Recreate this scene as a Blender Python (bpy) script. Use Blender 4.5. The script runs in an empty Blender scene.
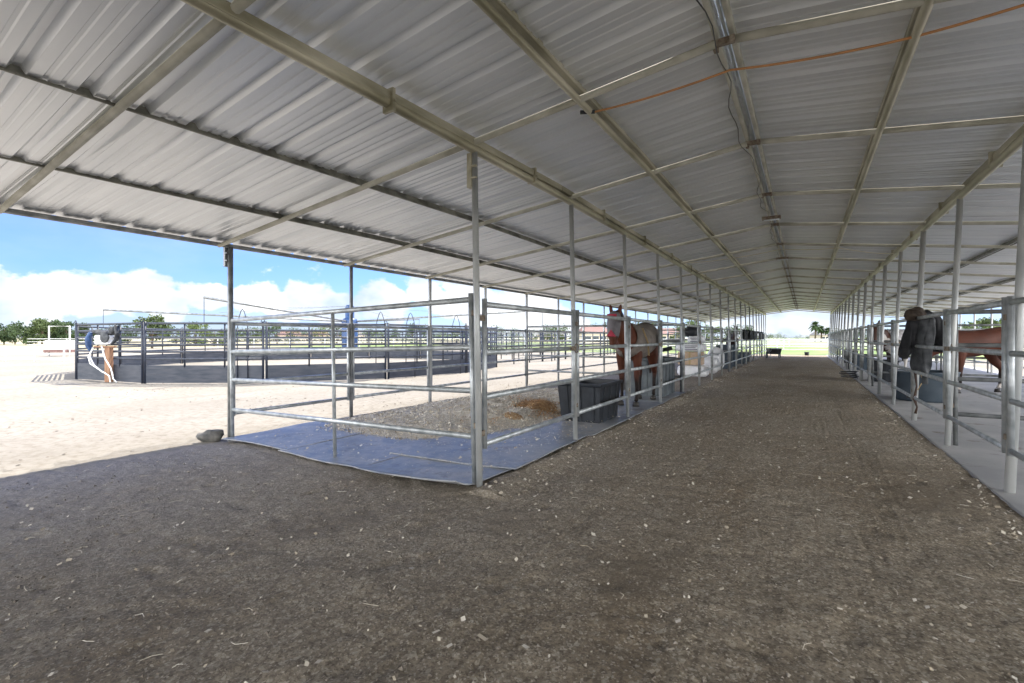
import bpy, bmesh, math, random
import numpy as np
from mathutils import Vector, Matrix, noise as mnoise

rng = np.random.default_rng(7)
random.seed(7)
S = bpy.context.scene
COL = S.collection
R = math.radians
CAMH = 1.3
F_PX, YAW, CY = 472.5, 0.5541, 337.6
cs, sn = math.cos(YAW), math.sin(YAW)

# ---------------------------------------------------------------- camera, sky, sun, exposure
cd = bpy.data.cameras.new('camera'); cam = bpy.data.objects.new('camera', cd); COL.objects.link(cam)
cam.location = (0, 0, CAMH); cam.rotation_euler = (R(90), 0, YAW)
cd.sensor_width = 36; cd.lens = F_PX * 36 / 1024; cd.shift_y = -(341.5 - CY) / 1024
cd.clip_start = 0.02; cd.clip_end = 6000
S.camera = cam
S.render.engine = 'CYCLES'
S.cycles.max_bounces = 10; S.cycles.diffuse_bounces = 6
S.cycles.use_denoising = True; S.cycles.denoising_prefilter = 'ACCURATE'
S.cycles.sample_clamp_indirect = 8
S.view_settings.view_transform = 'Standard'; S.view_settings.look = 'None'; S.view_settings.gamma = 1
S.view_settings.use_curve_mapping = False
S.view_settings.exposure = 2.26
SUN_EL, SUN_AZ = 60.0, 2.0      # azimuth measured from +Y towards +X
sd = bpy.data.lights.new('sun', 'SUN'); sd.energy = 2.0; sd.angle = R(0.5); sd.color = (1, .93, .82)
sun = bpy.data.objects.new('sun', sd); COL.objects.link(sun)
sv = Vector((math.sin(R(SUN_AZ)) * math.cos(R(SUN_EL)), math.cos(R(SUN_AZ)) * math.cos(R(SUN_EL)), math.sin(R(SUN_EL))))
sun.rotation_euler = sv.to_track_quat('Z', 'Y').to_euler(); sun.location = (0, 10, 30)

w = bpy.data.worlds.new('World'); S.world = w; w.use_nodes = True
nt = w.node_tree; nt.nodes.clear()
def N(t, **k):
    n = nt.nodes.new(t)
    for a, b in k.items(): setattr(n, a, b)
    return n
def L(a, b): nt.links.new(a, b)
wo = N('ShaderNodeOutputWorld'); bg = N('ShaderNodeBackground'); L(bg.outputs[0], wo.inputs[0])
sky = N('ShaderNodeTexSky', sky_type='NISHITA'); sky.sun_disc = False
sky.sun_elevation = R(SUN_EL); sky.sun_rotation = R(SUN_AZ); sky.altitude = 300; sky.air_density = 1.25; sky.dust_density = .35; sky.ozone_density = 3.0
bg.inputs[1].default_value = 0.12
tc = N('ShaderNodeTexCoord')
def pixdir(x, y):
    u = (x - 512) / F_PX; v = (CY - y) / F_PX
    return Vector((u * cs - sn, u * sn + cs, v)).normalized()
nz = N('ShaderNodeTexNoise'); nz.inputs['Scale'].default_value = 7; nz.inputs['Detail'].default_value = 9; nz.inputs['Roughness'].default_value = .55
mp = N('ShaderNodeMapping'); mp.inputs['Scale'].default_value = (1, 1, 1.5)
L(tc.outputs['Generated'], mp.inputs[0]); L(mp.outputs[0], nz.inputs['Vector'])
prev = None
blobs = [(20, 300, 62), (60, 296, 46), (-30, 290, 70), (95, 305, 38), (132, 300, 40), (165, 312, 26), (215, 296, 32), (255, 296, 46), (300, 300, 42), (335, 312, 34),
         (385, 305, 38), (425, 292, 26), (470, 305, 50), (520, 312, 60), (560, 322, 30), (790, 318, 46), (740, 322, 34), (835, 318, 36), (1060, 330, 20), (-150, 280, 90), (-320, 300, 100)]
for (x, y, r) in blobs:
    d = pixdir(x, y)
    vm = N('ShaderNodeVectorMath', operation='DISTANCE'); mm = N('ShaderNodeVectorMath', operation='MULTIPLY')
    mm.inputs[1].default_value = (1, 1, 1.35); L(tc.outputs['Generated'], mm.inputs[0]); L(mm.outputs[0], vm.inputs[0])
    vm.inputs[1].default_value = (d.x, d.y, d.z * 1.35)
    dist = .86 * r / F_PX * d.normalized().dot(pixdir(512, CY))
    m = N('ShaderNodeMapRange'); m.inputs['From Min'].default_value = 0; m.inputs['From Max'].default_value = dist * 1.5
    m.inputs['To Min'].default_value = 1; m.inputs['To Max'].default_value = 0
    L(vm.outputs['Value'], m.inputs['Value'])
    if prev is None: prev = m.outputs[0]
    else:
        mx = N('ShaderNodeMath', operation='SMOOTH_MAX'); mx.inputs[2].default_value = .12; L(prev, mx.inputs[0]); L(m.outputs[0], mx.inputs[1]); prev = mx.outputs[0]
# cloud density = blobs + noise, thresholded
ma = N('ShaderNodeMath', operation='MULTIPLY_ADD'); ma.inputs[1].default_value = 2.2; ma.inputs[2].default_value = -1.1; L(nz.outputs['Fac'], ma.inputs[0])
ad = N('ShaderNodeMath', operation='ADD'); L(prev, ad.inputs[0]); L(ma.outputs[0], ad.inputs[1])
rm = N('ShaderNodeMapRange', interpolation_type='SMOOTHSTEP'); rm.inputs['From Min'].default_value = .36; rm.inputs['From Max'].default_value = .52; L(ad.outputs[0], rm.inputs['Value'])
# thin veil of high cloud elsewhere
nz2 = N('ShaderNodeTexNoise'); nz2.inputs['Scale'].default_value = 2.2; nz2.inputs['Detail'].default_value = 5
mp2 = N('ShaderNodeMapping'); mp2.inputs['Scale'].default_value = (1, 1, 3.2); L(tc.outputs['Generated'], mp2.inputs[0]); L(mp2.outputs[0], nz2.inputs['Vector'])
rv = N('ShaderNodeMapRange'); rv.inputs['From Min'].default_value = .45; rv.inputs['From Max'].default_value = .8; rv.inputs['To Max'].default_value = .35; L(nz2.outputs['Fac'], rv.inputs['Value'])
mxx = N('ShaderNodeMath', operation='MAXIMUM'); L(rm.outputs[0], mxx.inputs[0]); L(rv.outputs[0], mxx.inputs[1])
nz3 = N('ShaderNodeTexNoise'); nz3.inputs['Scale'].default_value = 9; nz3.inputs['Detail'].default_value = 4; L(mp.outputs[0], nz3.inputs['Vector'])
cr = N('ShaderNodeMix', data_type='RGBA'); cr.inputs[6].default_value = (1.35, 1.6, 2.0, 1); cr.inputs[7].default_value = (2.3, 2.35, 2.4, 1)
r3 = N('ShaderNodeMapRange'); r3.inputs['From Min'].default_value = .35; r3.inputs['From Max'].default_value = .6; L(nz3.outputs['Fac'], r3.inputs['Value']); L(r3.outputs[0], cr.inputs[0])
cm = N('ShaderNodeMix', data_type='RGBA'); L(mxx.outputs[0], cm.inputs[0]); tn = N('ShaderNodeMix', data_type='RGBA', blend_type='MULTIPLY'); tn.inputs[0].default_value = 1; tn.inputs[7].default_value = (.175, .235, .43, 1); L(sky.outputs[0], tn.inputs[6]); L(tn.outputs[2], cm.inputs[6]); L(cr.outputs[2], cm.inputs[7]); 
# bright band added low in the unseen sky behind the camera, lighting the interior
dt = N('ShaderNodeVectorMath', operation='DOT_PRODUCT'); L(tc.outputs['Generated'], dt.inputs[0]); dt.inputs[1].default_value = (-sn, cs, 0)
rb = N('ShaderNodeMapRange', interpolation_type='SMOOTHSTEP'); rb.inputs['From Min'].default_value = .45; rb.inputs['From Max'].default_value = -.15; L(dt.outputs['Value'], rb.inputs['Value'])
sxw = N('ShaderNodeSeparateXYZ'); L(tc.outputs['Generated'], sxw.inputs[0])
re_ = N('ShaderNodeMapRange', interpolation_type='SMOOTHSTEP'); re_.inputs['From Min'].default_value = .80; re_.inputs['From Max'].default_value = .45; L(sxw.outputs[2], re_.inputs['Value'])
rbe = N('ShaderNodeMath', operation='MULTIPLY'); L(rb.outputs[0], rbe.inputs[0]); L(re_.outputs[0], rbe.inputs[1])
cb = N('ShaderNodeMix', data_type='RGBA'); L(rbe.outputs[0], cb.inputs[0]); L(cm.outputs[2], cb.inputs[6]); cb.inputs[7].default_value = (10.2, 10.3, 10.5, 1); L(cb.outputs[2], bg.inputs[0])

# ---------------------------------------------------------------- materials
def mat(name, color, rough=.6, metal=0, var=0.0, vscale=8, color2=None, bump=0, bscale=60, spec=.5, stretch=(1, 1, 1), detail=5, coords='Object', trans=0, rng_=(.35, .65)):
    m = bpy.data.materials.new(name); m.use_nodes = True; t = m.node_tree; b = t.nodes['Principled BSDF']
    b.inputs['Base Color'].default_value = (*color, 1); b.inputs['Roughness'].default_value = rough; b.inputs['Metallic'].default_value = metal
    b.inputs['Specular IOR Level'].default_value = spec
    tcn = t.nodes.new('ShaderNodeTexCoord'); mpn = t.nodes.new('ShaderNodeMapping'); mpn.inputs['Scale'].default_value = stretch
    t.links.new(tcn.outputs[coords], mpn.inputs[0])
    if var or color2:
        nn = t.nodes.new('ShaderNodeTexNoise'); nn.inputs['Scale'].default_value = vscale; nn.inputs['Detail'].default_value = detail
        t.links.new(mpn.outputs[0], nn.inputs['Vector'])
        mr = t.nodes.new('ShaderNodeMapRange'); mr.inputs['From Min'].default_value = rng_[0]; mr.inputs['From Max'].default_value = rng_[1]
        t.links.new(nn.outputs['Fac'], mr.inputs['Value'])
        mx = t.nodes.new('ShaderNodeMix'); mx.data_type = 'RGBA'
        c2 = color2 or tuple(min(1, c * (1 + var)) for c in color); c1 = color if color2 else tuple(c * (1 - var) for c in color)
        mx.inputs[6].default_value = (*c1, 1); mx.inputs[7].default_value = (*c2, 1)
        t.links.new(mr.outputs[0], mx.inputs[0]); t.links.new(mx.outputs[2], b.inputs['Base Color'])
    if bump:
        bn = t.nodes.new('ShaderNodeTexNoise'); bn.inputs['Scale'].default_value = bscale; bn.inputs['Detail'].default_value = 6
        t.links.new(mpn.outputs[0], bn.inputs['Vector'])
        bb = t.nodes.new('ShaderNodeBump'); bb.inputs['Strength'].default_value = bump; bb.inputs['Distance'].default_value = .02
        t.links.new(bn.outputs['Fac'], bb.inputs['Height']); t.links.new(bb.outputs[0], b.inputs['Normal'])
    return m
M = {}
M['galv'] = mat('galvanised', (.34, .37, .38), .42, .55, color2=(.58, .61, .62), vscale=9, bump=.08, bscale=40)
M['galvdark'] = mat('galvanised_dull', (.17, .18, .18), .5, .55, color2=(.33, .34, .34), vscale=7, bump=.1)
M['post'] = mat('post_steel', (.42, .44, .44), .45, .4, color2=(.62, .63, .61), vscale=6, stretch=(1, 1, .3))
M['beam'] = mat('beam_steel', (.25, .235, .155), .42, .4, color2=(.58, .55, .43), vscale=5, stretch=(1, .25, 1), detail=8)
M['rafter'] = mat('rafter_steel', (.38, .37, .30), .7, .05, color2=(.55, .54, .46), vscale=5)
M['purlin'] = mat('purlin_steel', (.10, .10, .085), .5, .5, color2=(.26, .26, .22), vscale=6)
M['rust'] = mat('rusty_steel', (.13, .09, .06), .8, .2, color2=(.32, .28, .22), vscale=30)
M['black'] = mat('black_plastic', (.018, .022, .028), .42, 0, var=.4, vscale=5, bump=.1, bscale=25)
M['navy'] = mat('navy_plastic', (.025, .04, .06), .4, 0, color2=(.05, .075, .10), vscale=6, bump=.05)
M['greybin'] = mat('grey_bin', (.06, .075, .085), .5, 0, color2=(.13, .15, .16), vscale=4)
M['tank'] = mat('tank_blue', (.035, .052, .07), .45, 0, color2=(.06, .08, .10), vscale=4)
M['penblue'] = mat('pen_navy_paint', (.012, .018, .034), .45, 0, var=.3)
M['penrail'] = mat('pen_rail_paint', (.035, .042, .058), .5, .1, var=.3)
M['kick'] = mat('kickboard_sheet', (.022, .03, .045), .6, .1, color2=(.05, .055, .07), vscale=2, stretch=(1, 1, 6))
M['white'] = mat('white_paint', (.75, .76, .75), .5, 0, var=.08)
M['bag'] = mat('white_bag', (.84, .85, .87), .45, 0, var=.05, bump=.5, bscale=14)
M['card'] = mat('brown_cardboard', (.55, .41, .29), .8, 0, var=.12)
M['print'] = mat('dark_print', (.05, .05, .10), .6)
M['bluepaint'] = mat('blue_paint', (.03, .07, .17), .45, .1, var=.25)
M['wood'] = mat('post_wood', (.22, .11, .06), .8, 0, color2=(.34, .20, .12), vscale=6, stretch=(3, 3, .4))
M['rock'] = mat('rock', (.10, .10, .095), .9, 0, color2=(.2, .19, .17), vscale=8, bump=.6, bscale=30)
M['orange'] = mat('cord_orange', (.50, .24, .09), .6, 0, var=.15)
M['cream'] = mat('cable_cream', (.62, .58, .46), .5)
M['cloth_dark'] = mat('charcoal_cloth', (.03, .033, .037), .75, 0, color2=(.075, .08, .085), vscale=10, bump=.5, bscale=22)
M['cloth_black'] = mat('black_cloth', (.008, .009, .011), .8, 0, color2=(.025, .025, .028), vscale=10, bump=.5, bscale=22)
M['cloth_brown'] = mat('brown_cloth', (.035, .025, .018), .85, 0, color2=(.07, .05, .035), vscale=12, bump=.4)
M['strap'] = mat('strap_web', (.45, .33, .17), .7)
M['leather'] = mat('leather', (.05, .025, .015), .6, 0, var=.3)
M['sheet'] = mat('grey_horse_sheet', (.16, .135, .115), .8, 0, color2=(.22, .19, .165), vscale=9, bump=.3)
M['sheet2'] = mat('pale_horse_sheet', (.34, .33, .33), .8, 0, color2=(.44, .42, .42), vscale=9, bump=.3)
M['mask'] = mat('fly_mask_mesh', (.19, .18, .19), .7, 0, var=.2)
M['pink'] = mat('pink_trim', (.40, .03, .06), .7)
M['darkhair'] = mat('dark_hair', (.012, .009, .008), .6, 0, var=.4)
M['hoof'] = mat('hoof', (.04, .035, .03), .5)
M['hay'] = mat('hay', (.34, .19, .09), .9, 0, color2=(.52, .36, .19), vscale=20, bump=.8, bscale=70)
M['bark'] = mat('bark', (.10, .075, .05), .9, 0, var=.3)
M['roofred'] = mat('roof_tile_red', (.20, .115, .10), .85, 0, var=.2)
M['roofgrey'] = mat('roof_grey', (.20, .19, .19), .8, 0, var=.2)
M['stucco'] = mat('stucco', (.55, .47, .38), .9, 0, var=.08)
M['window'] = mat('dark_window', (.03, .04, .05), .15)
M['led'] = mat('tube_light_off', (.7, .76, .80), .6)
LEAFC = [((.022, .045, .013), (.055, .095, .028)), ((.035, .06, .015), (.085, .12, .035)), ((.05, .085, .02), (.13, .17, .05))]
LEAF = [mat('foliage_tone', a, .75, 0, color2=b, vscale=1.2, coords='Object') for a, b in LEAFC]

# corrugated sheet: bright galvalume with soft longitudinal mottling
M['roof'] = mat('roof_sheet_metal', (.74, .77, .80), .34, .45, color2=(.86, .885, .91), vscale=1.6, stretch=(.3, 3.2, 1), detail=7, rng_=(.3, .7))

def ground_mat(name, kind):
    m = bpy.data.materials.new(name); m.use_nodes = True; t = m.node_tree; b = t.nodes['Principled BSDF']
    b.inputs['Roughness'].default_value = .95; b.inputs['Specular IOR Level'].default_value = .15
    def nd(ty, **k):
        n = t.nodes.new(ty)
        for a, v in k.items(): setattr(n, a, v)
        return n
    def lk(a, b_): t.links.new(a, b_)
    tcn = nd('ShaderNodeTexCoord')
    def noise(scale, detail=6, rough=.55, stretch=(1, 1, 1), loc=(0, 0, 0)):
        mp_ = nd('ShaderNodeMapping'); mp_.inputs['Scale'].default_value = stretch; mp_.inputs['Location'].default_value = loc
        lk(tcn.outputs['Object'], mp_.inputs[0]); n = nd('ShaderNodeTexNoise'); n.inputs['Scale'].default_value = scale
        n.inputs['Detail'].default_value = detail; n.inputs['Roughness'].default_value = rough; lk(mp_.outputs[0], n.inputs['Vector']); return n.outputs['Fac']
    def rng2(v, a, b_, c=0, d=1):
        r = nd('ShaderNodeMapRange'); r.inputs['From Min'].default_value = a; r.inputs['From Max'].default_value = b_; r.inputs['To Min'].default_value = c; r.inputs['To Max'].default_value = d
        lk(v, r.inputs['Value']); return r.outputs[0]
    def mixc(f, a, b_):
        x = nd('ShaderNodeMix', data_type='RGBA'); lk(f, x.inputs[0])
        for i, v in ((6, a), (7, b_)):
            if isinstance(v, tuple): x.inputs[i].default_value = (*v, 1)
            else: lk(v, x.inputs[i])
        return x.outputs[2]
    sx = nd('ShaderNodeSeparateXYZ'); lk(tcn.outputs['Object'], sx.inputs[0])
    sand = mixc(rng2(noise(.35, 7), .35, .65), (.275, .255, .215), (.335, .31, .265))
    sand = mixc(rng2(noise(9, 8, .65), .45, .75), sand, (.20, .175, .135))
    sand = mixc(rng2(noise(1.3, 8, .7, (1, .4, 1), (6, 1, 0)), .52, .68, 0, .6), sand, (.22, .20, .165))
    sand = mixc(rng2(noise(34, 6, .8, (1, 1, 1), (4, 4, 0)), .60, .70), sand, (.17, .15, .12))
    if kind == 'dirt':
        base = mixc(rng2(noise(.8, 6), .38, .62), (.42, .355, .26), (.53, .46, .355))
        base = mixc(rng2(noise(1.1, 4, .5, (1, .35, 1), (3, 5, 0)), .50, .68), base, (.34, .265, .175))
        base = mixc(rng2(noise(5.5, 5, .6, (5, .22, 1), (1, 3, 0)), .50, .66, 0, .55), base, (.26, .215, .155))   # fine raked streaks of darker soil   # browner tracks along the aisle
        base = mixc(rng2(noise(38, 8, .75), .40, .62), base, (.22, .18, .135))
        base = mixc(rng2(noise(90, 4, .8, (1, 1, 1), (7, 0, 0)), .60, .72), base, (.62, .56, .46))
        for sc_, lo, hi, am in ((48, (.16, .13, .095), (.58, .52, .42), .6), (115, (.15, .12, .09), (.66, .59, .48), .75)):
            vo = nd('ShaderNodeTexVoronoi'); vo.inputs['Scale'].default_value = sc_; lk(tcn.outputs['Object'], vo.inputs['Vector'])
            sp_ = nd('ShaderNodeSeparateColor'); lk(vo.outputs['Color'], sp_.inputs[0])
            base = mixc(rng2(sp_.outputs[0], .72, 1.0, 0, am), base, lo); base = mixc(rng2(sp_.outputs[1], .86, .97, 0, am), base, hi)
        base = mixc(rng2(noise(.7, 7, .6, (1, .5, 1), (11, 2, 0)), .56, .70, 0, .7), base, (.22, .18, .13))
        grey = mixc(rng2(noise(20, 8, .7), .35, .65), (.25, .245, .245), (.36, .35, .345))
        gx = nd('ShaderNodeMath', operation='MULTIPLY_ADD'); gx.inputs[1].default_value = 3.0; lk(noise(.6, 5), gx.inputs[0]); lk(sx.outputs[0], gx.inputs[2])
        base = mixc(rng2(gx.outputs[0], -4.2, .6, .45, 1), grey, base)
        edge = nd('ShaderNodeMath', operation='MULTIPLY_ADD'); edge.inputs[1].default_value = .7; lk(noise(2.5, 7), edge.inputs[0]); lk(sx.outputs[0], edge.inputs[2])
        col = mixc(rng2(edge.outputs[0], -6.45, -6.2), sand, base)
        bh = noise(55, 12, .8); strength = 1.0
    elif kind == 'sand':
        far = nd('ShaderNodeMath', operation='MULTIPLY_ADD'); far.inputs[1].default_value = 16; lk(noise(.03, 3), far.inputs[0]); lk(sx.outputs[1], far.inputs[2])
        grass = mixc(rng2(noise(.25, 8, .6), .4, .6), (.13, .20, .07), (.25, .29, .12))
        col = mixc(rng2(far.outputs[0], 49, 53), sand, grass)
        xf = nd('ShaderNodeMath', operation='MULTIPLY_ADD'); xf.inputs[1].default_value = 14; lk(noise(.04, 3, .5, (1, 1, 1), (9, 4, 0)), xf.inputs[0]); lk(sx.outputs[0], xf.inputs[2])
        col = mixc(rng2(xf.outputs[0], -70, -62), (.36, .33, .22), col)
        bh = noise(14, 10, .7); strength = .5
    elif kind == 'bed':
        col = mixc(rng2(noise(30, 8, .7), .35, .65), (.50, .46, .40), (.76, .72, .64))
        col = mixc(rng2(noise(1.6, 4), .62, .8), col, (.44, .32, .20))
        bh = noise(60, 8, .75); strength = .9
    elif kind == 'concrete':
        col = mixc(rng2(noise(1.2, 7), .35, .65), (.30, .30, .30), (.43, .42, .41))
        col = mixc(rng2(noise(3.0, 8, .7, (1, 1, 1), (2, 8, 0)), .58, .68), col, (.19, .165, .13))
        bh = noise(25, 8); strength = .15; b.inputs['Roughness'].default_value = .7; b.inputs['Specular IOR Level'].default_value = .4
    elif kind == 'mat':
        col = mixc(rng2(noise(2.4, 7, .6), .35, .7), (.18, .215, .275), (.29, .31, .335))
        col = mixc(rng2(noise(3.5, 10, .85), .44, .60, 0, .9), col, (.44, .425, .40))
        col = mixc(rng2(noise(2.1, 10, .8, (1, 1, 1), (5, 1, 0)), .54, .64, 0, .8), col, (.15, .13, .11))
        bh = noise(4, 5); strength = .25; b.inputs['Roughness'].default_value = .42; b.inputs['Specular IOR Level'].default_value = .6
    lk(col, b.inputs['Base Color'])
    bb = nd('ShaderNodeBump'); bb.inputs['Strength'].default_value = strength; bb.inputs['Distance'].default_value = .02; lk(bh, bb.inputs['Height']); lk(bb.outputs[0], b.inputs['Normal'])
    return m
for k in ('dirt', 'sand', 'bed', 'concrete', 'mat'): M['g_' + k] = ground_mat('ground_' + k, k)

def flake_mat(name, cols, rough=.8):
    m = bpy.data.materials.new(name); m.use_nodes = True; t = m.node_tree; b = t.nodes['Principled BSDF']; b.inputs['Roughness'].default_value = rough
    g = t.nodes.new('ShaderNodeNewGeometry'); r = t.nodes.new('ShaderNodeValToRGB'); t.links.new(g.outputs['Random Per Island'], r.inputs[0]); t.links.new(r.outputs[0], b.inputs['Base Color'])
    el = r.color_ramp.elements; el[0].color = (*cols[0], 1); el[1].color = (*cols[-1], 1)
    for i, c in enumerate(cols[1:-1]): e = el.new((i + 1) / (len(cols) - 1)); e.color = (*c, 1)
    return m
M['chips'] = flake_mat('pale_chips', [(.40, .33, .24), (.62, .56, .45), (.78, .73, .64), (.52, .43, .30)])
M['clods'] = flake_mat('dirt_clods', [(.13, .105, .08), (.20, .17, .135), (.28, .245, .20)])

# ---------------------------------------------------------------- helpers
class MB:
    def __init__(s): s.v = []; s.f = []
    def add(s, vs, fs):
        n = len(s.v); s.v.extend([tuple(v) for v in vs]); s.f.extend([tuple(i + n for i in f) for f in fs]); return s
    def box(s, c, d, rz=0, taper=1.0):
        x, y, z = d[0] / 2, d[1] / 2, d[2] / 2; vs = []
        for sz in (-1, 1):
            k = 1 if sz > 0 else taper
            for sx_, sy_ in ((-1, -1), (1, -1), (1, 1), (-1, 1)):
                p = Vector((sx_ * x * k, sy_ * y * k, sz * z)); p.rotate(Matrix.Rotation(rz, 3, 'Z')); vs.append(p + Vector(c))
        return s.add(vs, [(3, 2, 1, 0), (4, 5, 6, 7), (0, 1, 5, 4), (1, 2, 6, 5), (2, 3, 7, 6), (3, 0, 4, 7)])
    def beam(s, a, b, wd, ht, up=Vector((0, 0, 1))):
        a, b = Vector(a), Vector(b); d = (b - a).normalized(); sd_ = d.cross(up).normalized() * wd / 2; u = sd_.cross(d).normalized() * ht / 2
        vs = [a - sd_ - u, a + sd_ - u, a + sd_ + u, a - sd_ + u, b - sd_ - u, b + sd_ - u, b + sd_ + u, b - sd_ + u]
        return s.add(vs, [(0, 1, 2, 3), (7, 6, 5, 4), (1, 0, 4, 5), (2, 1, 5, 6), (3, 2, 6, 7), (0, 3, 7, 4)])
    def tube(s, pts, r, n=10, cap=True):
        """lofted tube; r may be a number, a list, or a list of (side, up) pairs"""
        P = [Vector(p) for p in pts]; k = len(P); rings = []; ref = None
        for i in range(k):
            d = (P[min(i + 1, k - 1)] - P[max(i - 1, 0)]).normalized()
            if ref is None: ref = Vector((0, 0, 1)) if abs(d.z) < .9 else Vector((1, 0, 0))
            sd_ = d.cross(ref)
            if sd_.length < 1e-4: sd_ = d.cross(Vector((0, 1, 0)))
            sd_.normalize(); u = sd_.cross(d).normalized(); ref = u
            ri = r[i] if isinstance(r, (list, tuple)) else r
            ra, rb = ri if isinstance(ri, (list, tuple)) else (ri, ri)
            rings.append([P[i] + sd_ * ra * math.cos(2 * math.pi * j / n) + u * rb * math.sin(2 * math.pi * j / n) for j in range(n)])
        vs = [v for g in rings for v in g]
        fs = [(i * n + j, i * n + (j + 1) % n, (i + 1) * n + (j + 1) % n, (i + 1) * n + j) for i in range(k - 1) for j in range(n)]
        if cap: fs += [tuple(range(n))[::-1], tuple((k - 1) * n + j for j in range(n))]
        return s.add(vs, fs)
    def lathe(s, prof, c=(0, 0, 0), n=24):
        vs = [(c[0] + r * math.cos(2 * math.pi * j / n), c[1] + r * math.sin(2 * math.pi * j / n), c[2] + z) for r, z in prof for j in range(n)]
        fs = [(i * n + j, i * n + (j + 1) % n, (i + 1) * n + (j + 1) % n, (i + 1) * n + j) for i in range(len(prof) - 1) for j in range(n)]
        return s.add(vs, fs)
    def blob(s, c, r, seg=12, jit=.1):
        vs = []; fs = []; c = Vector(c); n = seg; k = seg // 2
        for i in range(k + 1):
            th = math.pi * i / k
            for j in range(n):
                ph = 2 * math.pi * j / n; p = Vector((math.sin(th) * math.cos(ph), math.sin(th) * math.sin(ph), math.cos(th)))
                q = 1 + jit * mnoise.noise(p * 1.7 + c * 3)
                vs.append(c + Vector((p.x * r[0], p.y * r[1], p.z * r[2])) * q)
        fs = [(i * n + j, (i + 1) * n + j, (i + 1) * n + (j + 1) % n, i * n + (j + 1) % n) for i in range(k) for j in range(n)]
        return s.add(vs, fs)
    def mesh(s, name, smooth=False):
        me = bpy.data.meshes.new(name); me.from_pydata(s.v, [], s.f); me.validate(); me.update()
        if smooth: me.polygons.foreach_set('use_smooth', [True] * len(me.polygons))
        return me
    def build(s, name, m, parent=None, smooth=False, bevel=0):
        return link(name, s.mesh(name, smooth), m, parent, bevel)
def link(name, me, m=None, parent=None, bevel=0):
    o = bpy.data.objects.new(name, me); COL.objects.link(o)
    if m is not None and not me.materials: me.materials.append(m)
    if parent is not None: o.parent = parent
    if bevel:
        b = o.modifiers.new('bevel', 'BEVEL'); b.width = bevel; b.segments = 2; b.limit_method = 'ANGLE'
    return o
def tag(o, label=None, cat=None, group=None, kind=None):
    if label: o['label'] = label
    if cat: o['category'] = cat
    if group: o['group'] = group
    if kind: o['kind'] = kind
    return o
def empty(name, loc, label, cat, group=None, rz=0):
    o = bpy.data.objects.new(name, None); COL.objects.link(o); o.empty_display_size = .1; o.location = loc; o.rotation_euler = (0, 0, rz)
    return tag(o, label, cat, group)
def copy_tree(root, loc, rz, label, group=None, rx=None):
    r = root.copy(); COL.objects.link(r); r.location = loc; r.rotation_euler = (0, 0, rz) if rx is None else (0, rx, rz); r['label'] = label
    if group: r['group'] = group
    for ch in list(root.children):
        c = ch.copy(); COL.objects.link(c); c.parent = r
        for g in list(ch.children):
            d = g.copy(); COL.objects.link(d); d.parent = c
    return r
def remesh(me, voxel=.02, smooth=3):
    o = bpy.data.objects.new('tmp', me); COL.objects.link(o)
    a = o.modifiers.new('r', 'REMESH'); a.mode = 'VOXEL'; a.voxel_size = voxel
    b = o.modifiers.new('s', 'SMOOTH'); b.factor = .6; b.iterations = smooth
    dg = bpy.context.evaluated_depsgraph_get(); out = bpy.data.meshes.new_from_object(o.evaluated_get(dg)); out.name = me.name
    bpy.data.objects.remove(o); out.polygons.foreach_set('use_smooth', [True] * len(out.polygons)); return out
ORD = ['first', 'second', 'third', 'fourth', 'fifth', 'sixth', 'seventh', 'eighth', 'ninth', 'tenth', 'eleventh', 'twelfth', 'thirteenth', 'fourteenth', 'fifteenth', 'sixteenth', 'seventeenth', 'eighteenth', 'nineteenth', 'twentieth'] + ['twenty-' + t for t in ('first', 'second', 'third', 'fourth', 'fifth', 'sixth', 'seventh', 'eighth', 'ninth')] + ['thirtieth'] + ['thirty-' + t for t in ('first', 'second', 'third', 'fourth', 'fifth', 'sixth')]
def gp(x, y, z=0.0):                       # ground point seen at a pixel of the photograph, used only to read distances
    d = (CAMH - z) * F_PX / (y - CY); xc = (x - 512) / F_PX * d
    return Vector((xc * cs - d * sn, xc * sn + d * cs, z))

def vnoise(X, Y, scale, seed, octaves=4, gain=.5):
    out = np.zeros_like(X); amp = 1; tot = 0
    r = np.random.default_rng(seed)
    for o in range(octaves):
        g = r.random((256, 256)); x = X / scale * 2 ** o + 37.3 * o; y = Y / scale * 2 ** o + 11.7 * o
        xi = np.floor(x).astype(int); yi = np.floor(y).astype(int); fx = x - xi; fy = y - yi; fx = fx * fx * (3 - 2 * fx); fy = fy * fy * (3 - 2 * fy)
        a = g[xi % 256, yi % 256]; b = g[(xi + 1) % 256, yi % 256]; c = g[xi % 256, (yi + 1) % 256]; d = g[(xi + 1) % 256, (yi + 1) % 256]
        out += amp * ((a * (1 - fx) + b * fx) * (1 - fy) + (c * (1 - fx) + d * fx) * fy - .5); tot += amp; amp *= gain
    return out / tot
def grid_mesh(name, xs, ys, zfun, smooth=True):
    X, Y = np.meshgrid(xs, ys, indexing='ij'); Z = zfun(X, Y)
    v = np.stack([X, Y, Z], -1).reshape(-1, 3); nx, ny = len(xs), len(ys)
    i = np.arange(nx - 1)[:, None] * ny + np.arange(ny - 1)[None, :]
    f = np.stack([i, i + ny, i + ny + 1, i + 1], -1).reshape(-1, 4)
    me = bpy.data.meshes.new(name); me.vertices.add(len(v)); me.vertices.foreach_set('co', v.ravel())
    me.loops.add(f.size); me.loops.foreach_set('vertex_index', f.ravel().astype(np.int32)); me.polygons.add(len(f))
    me.polygons.foreach_set('loop_start', np.arange(0, f.size, 4, dtype=np.int32)); me.polygons.foreach_set('loop_total', np.full(len(f), 4, np.int32))
    me.polygons.foreach_set('use_smooth', [smooth] * len(f)); me.update(); me.validate(); return me

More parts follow.
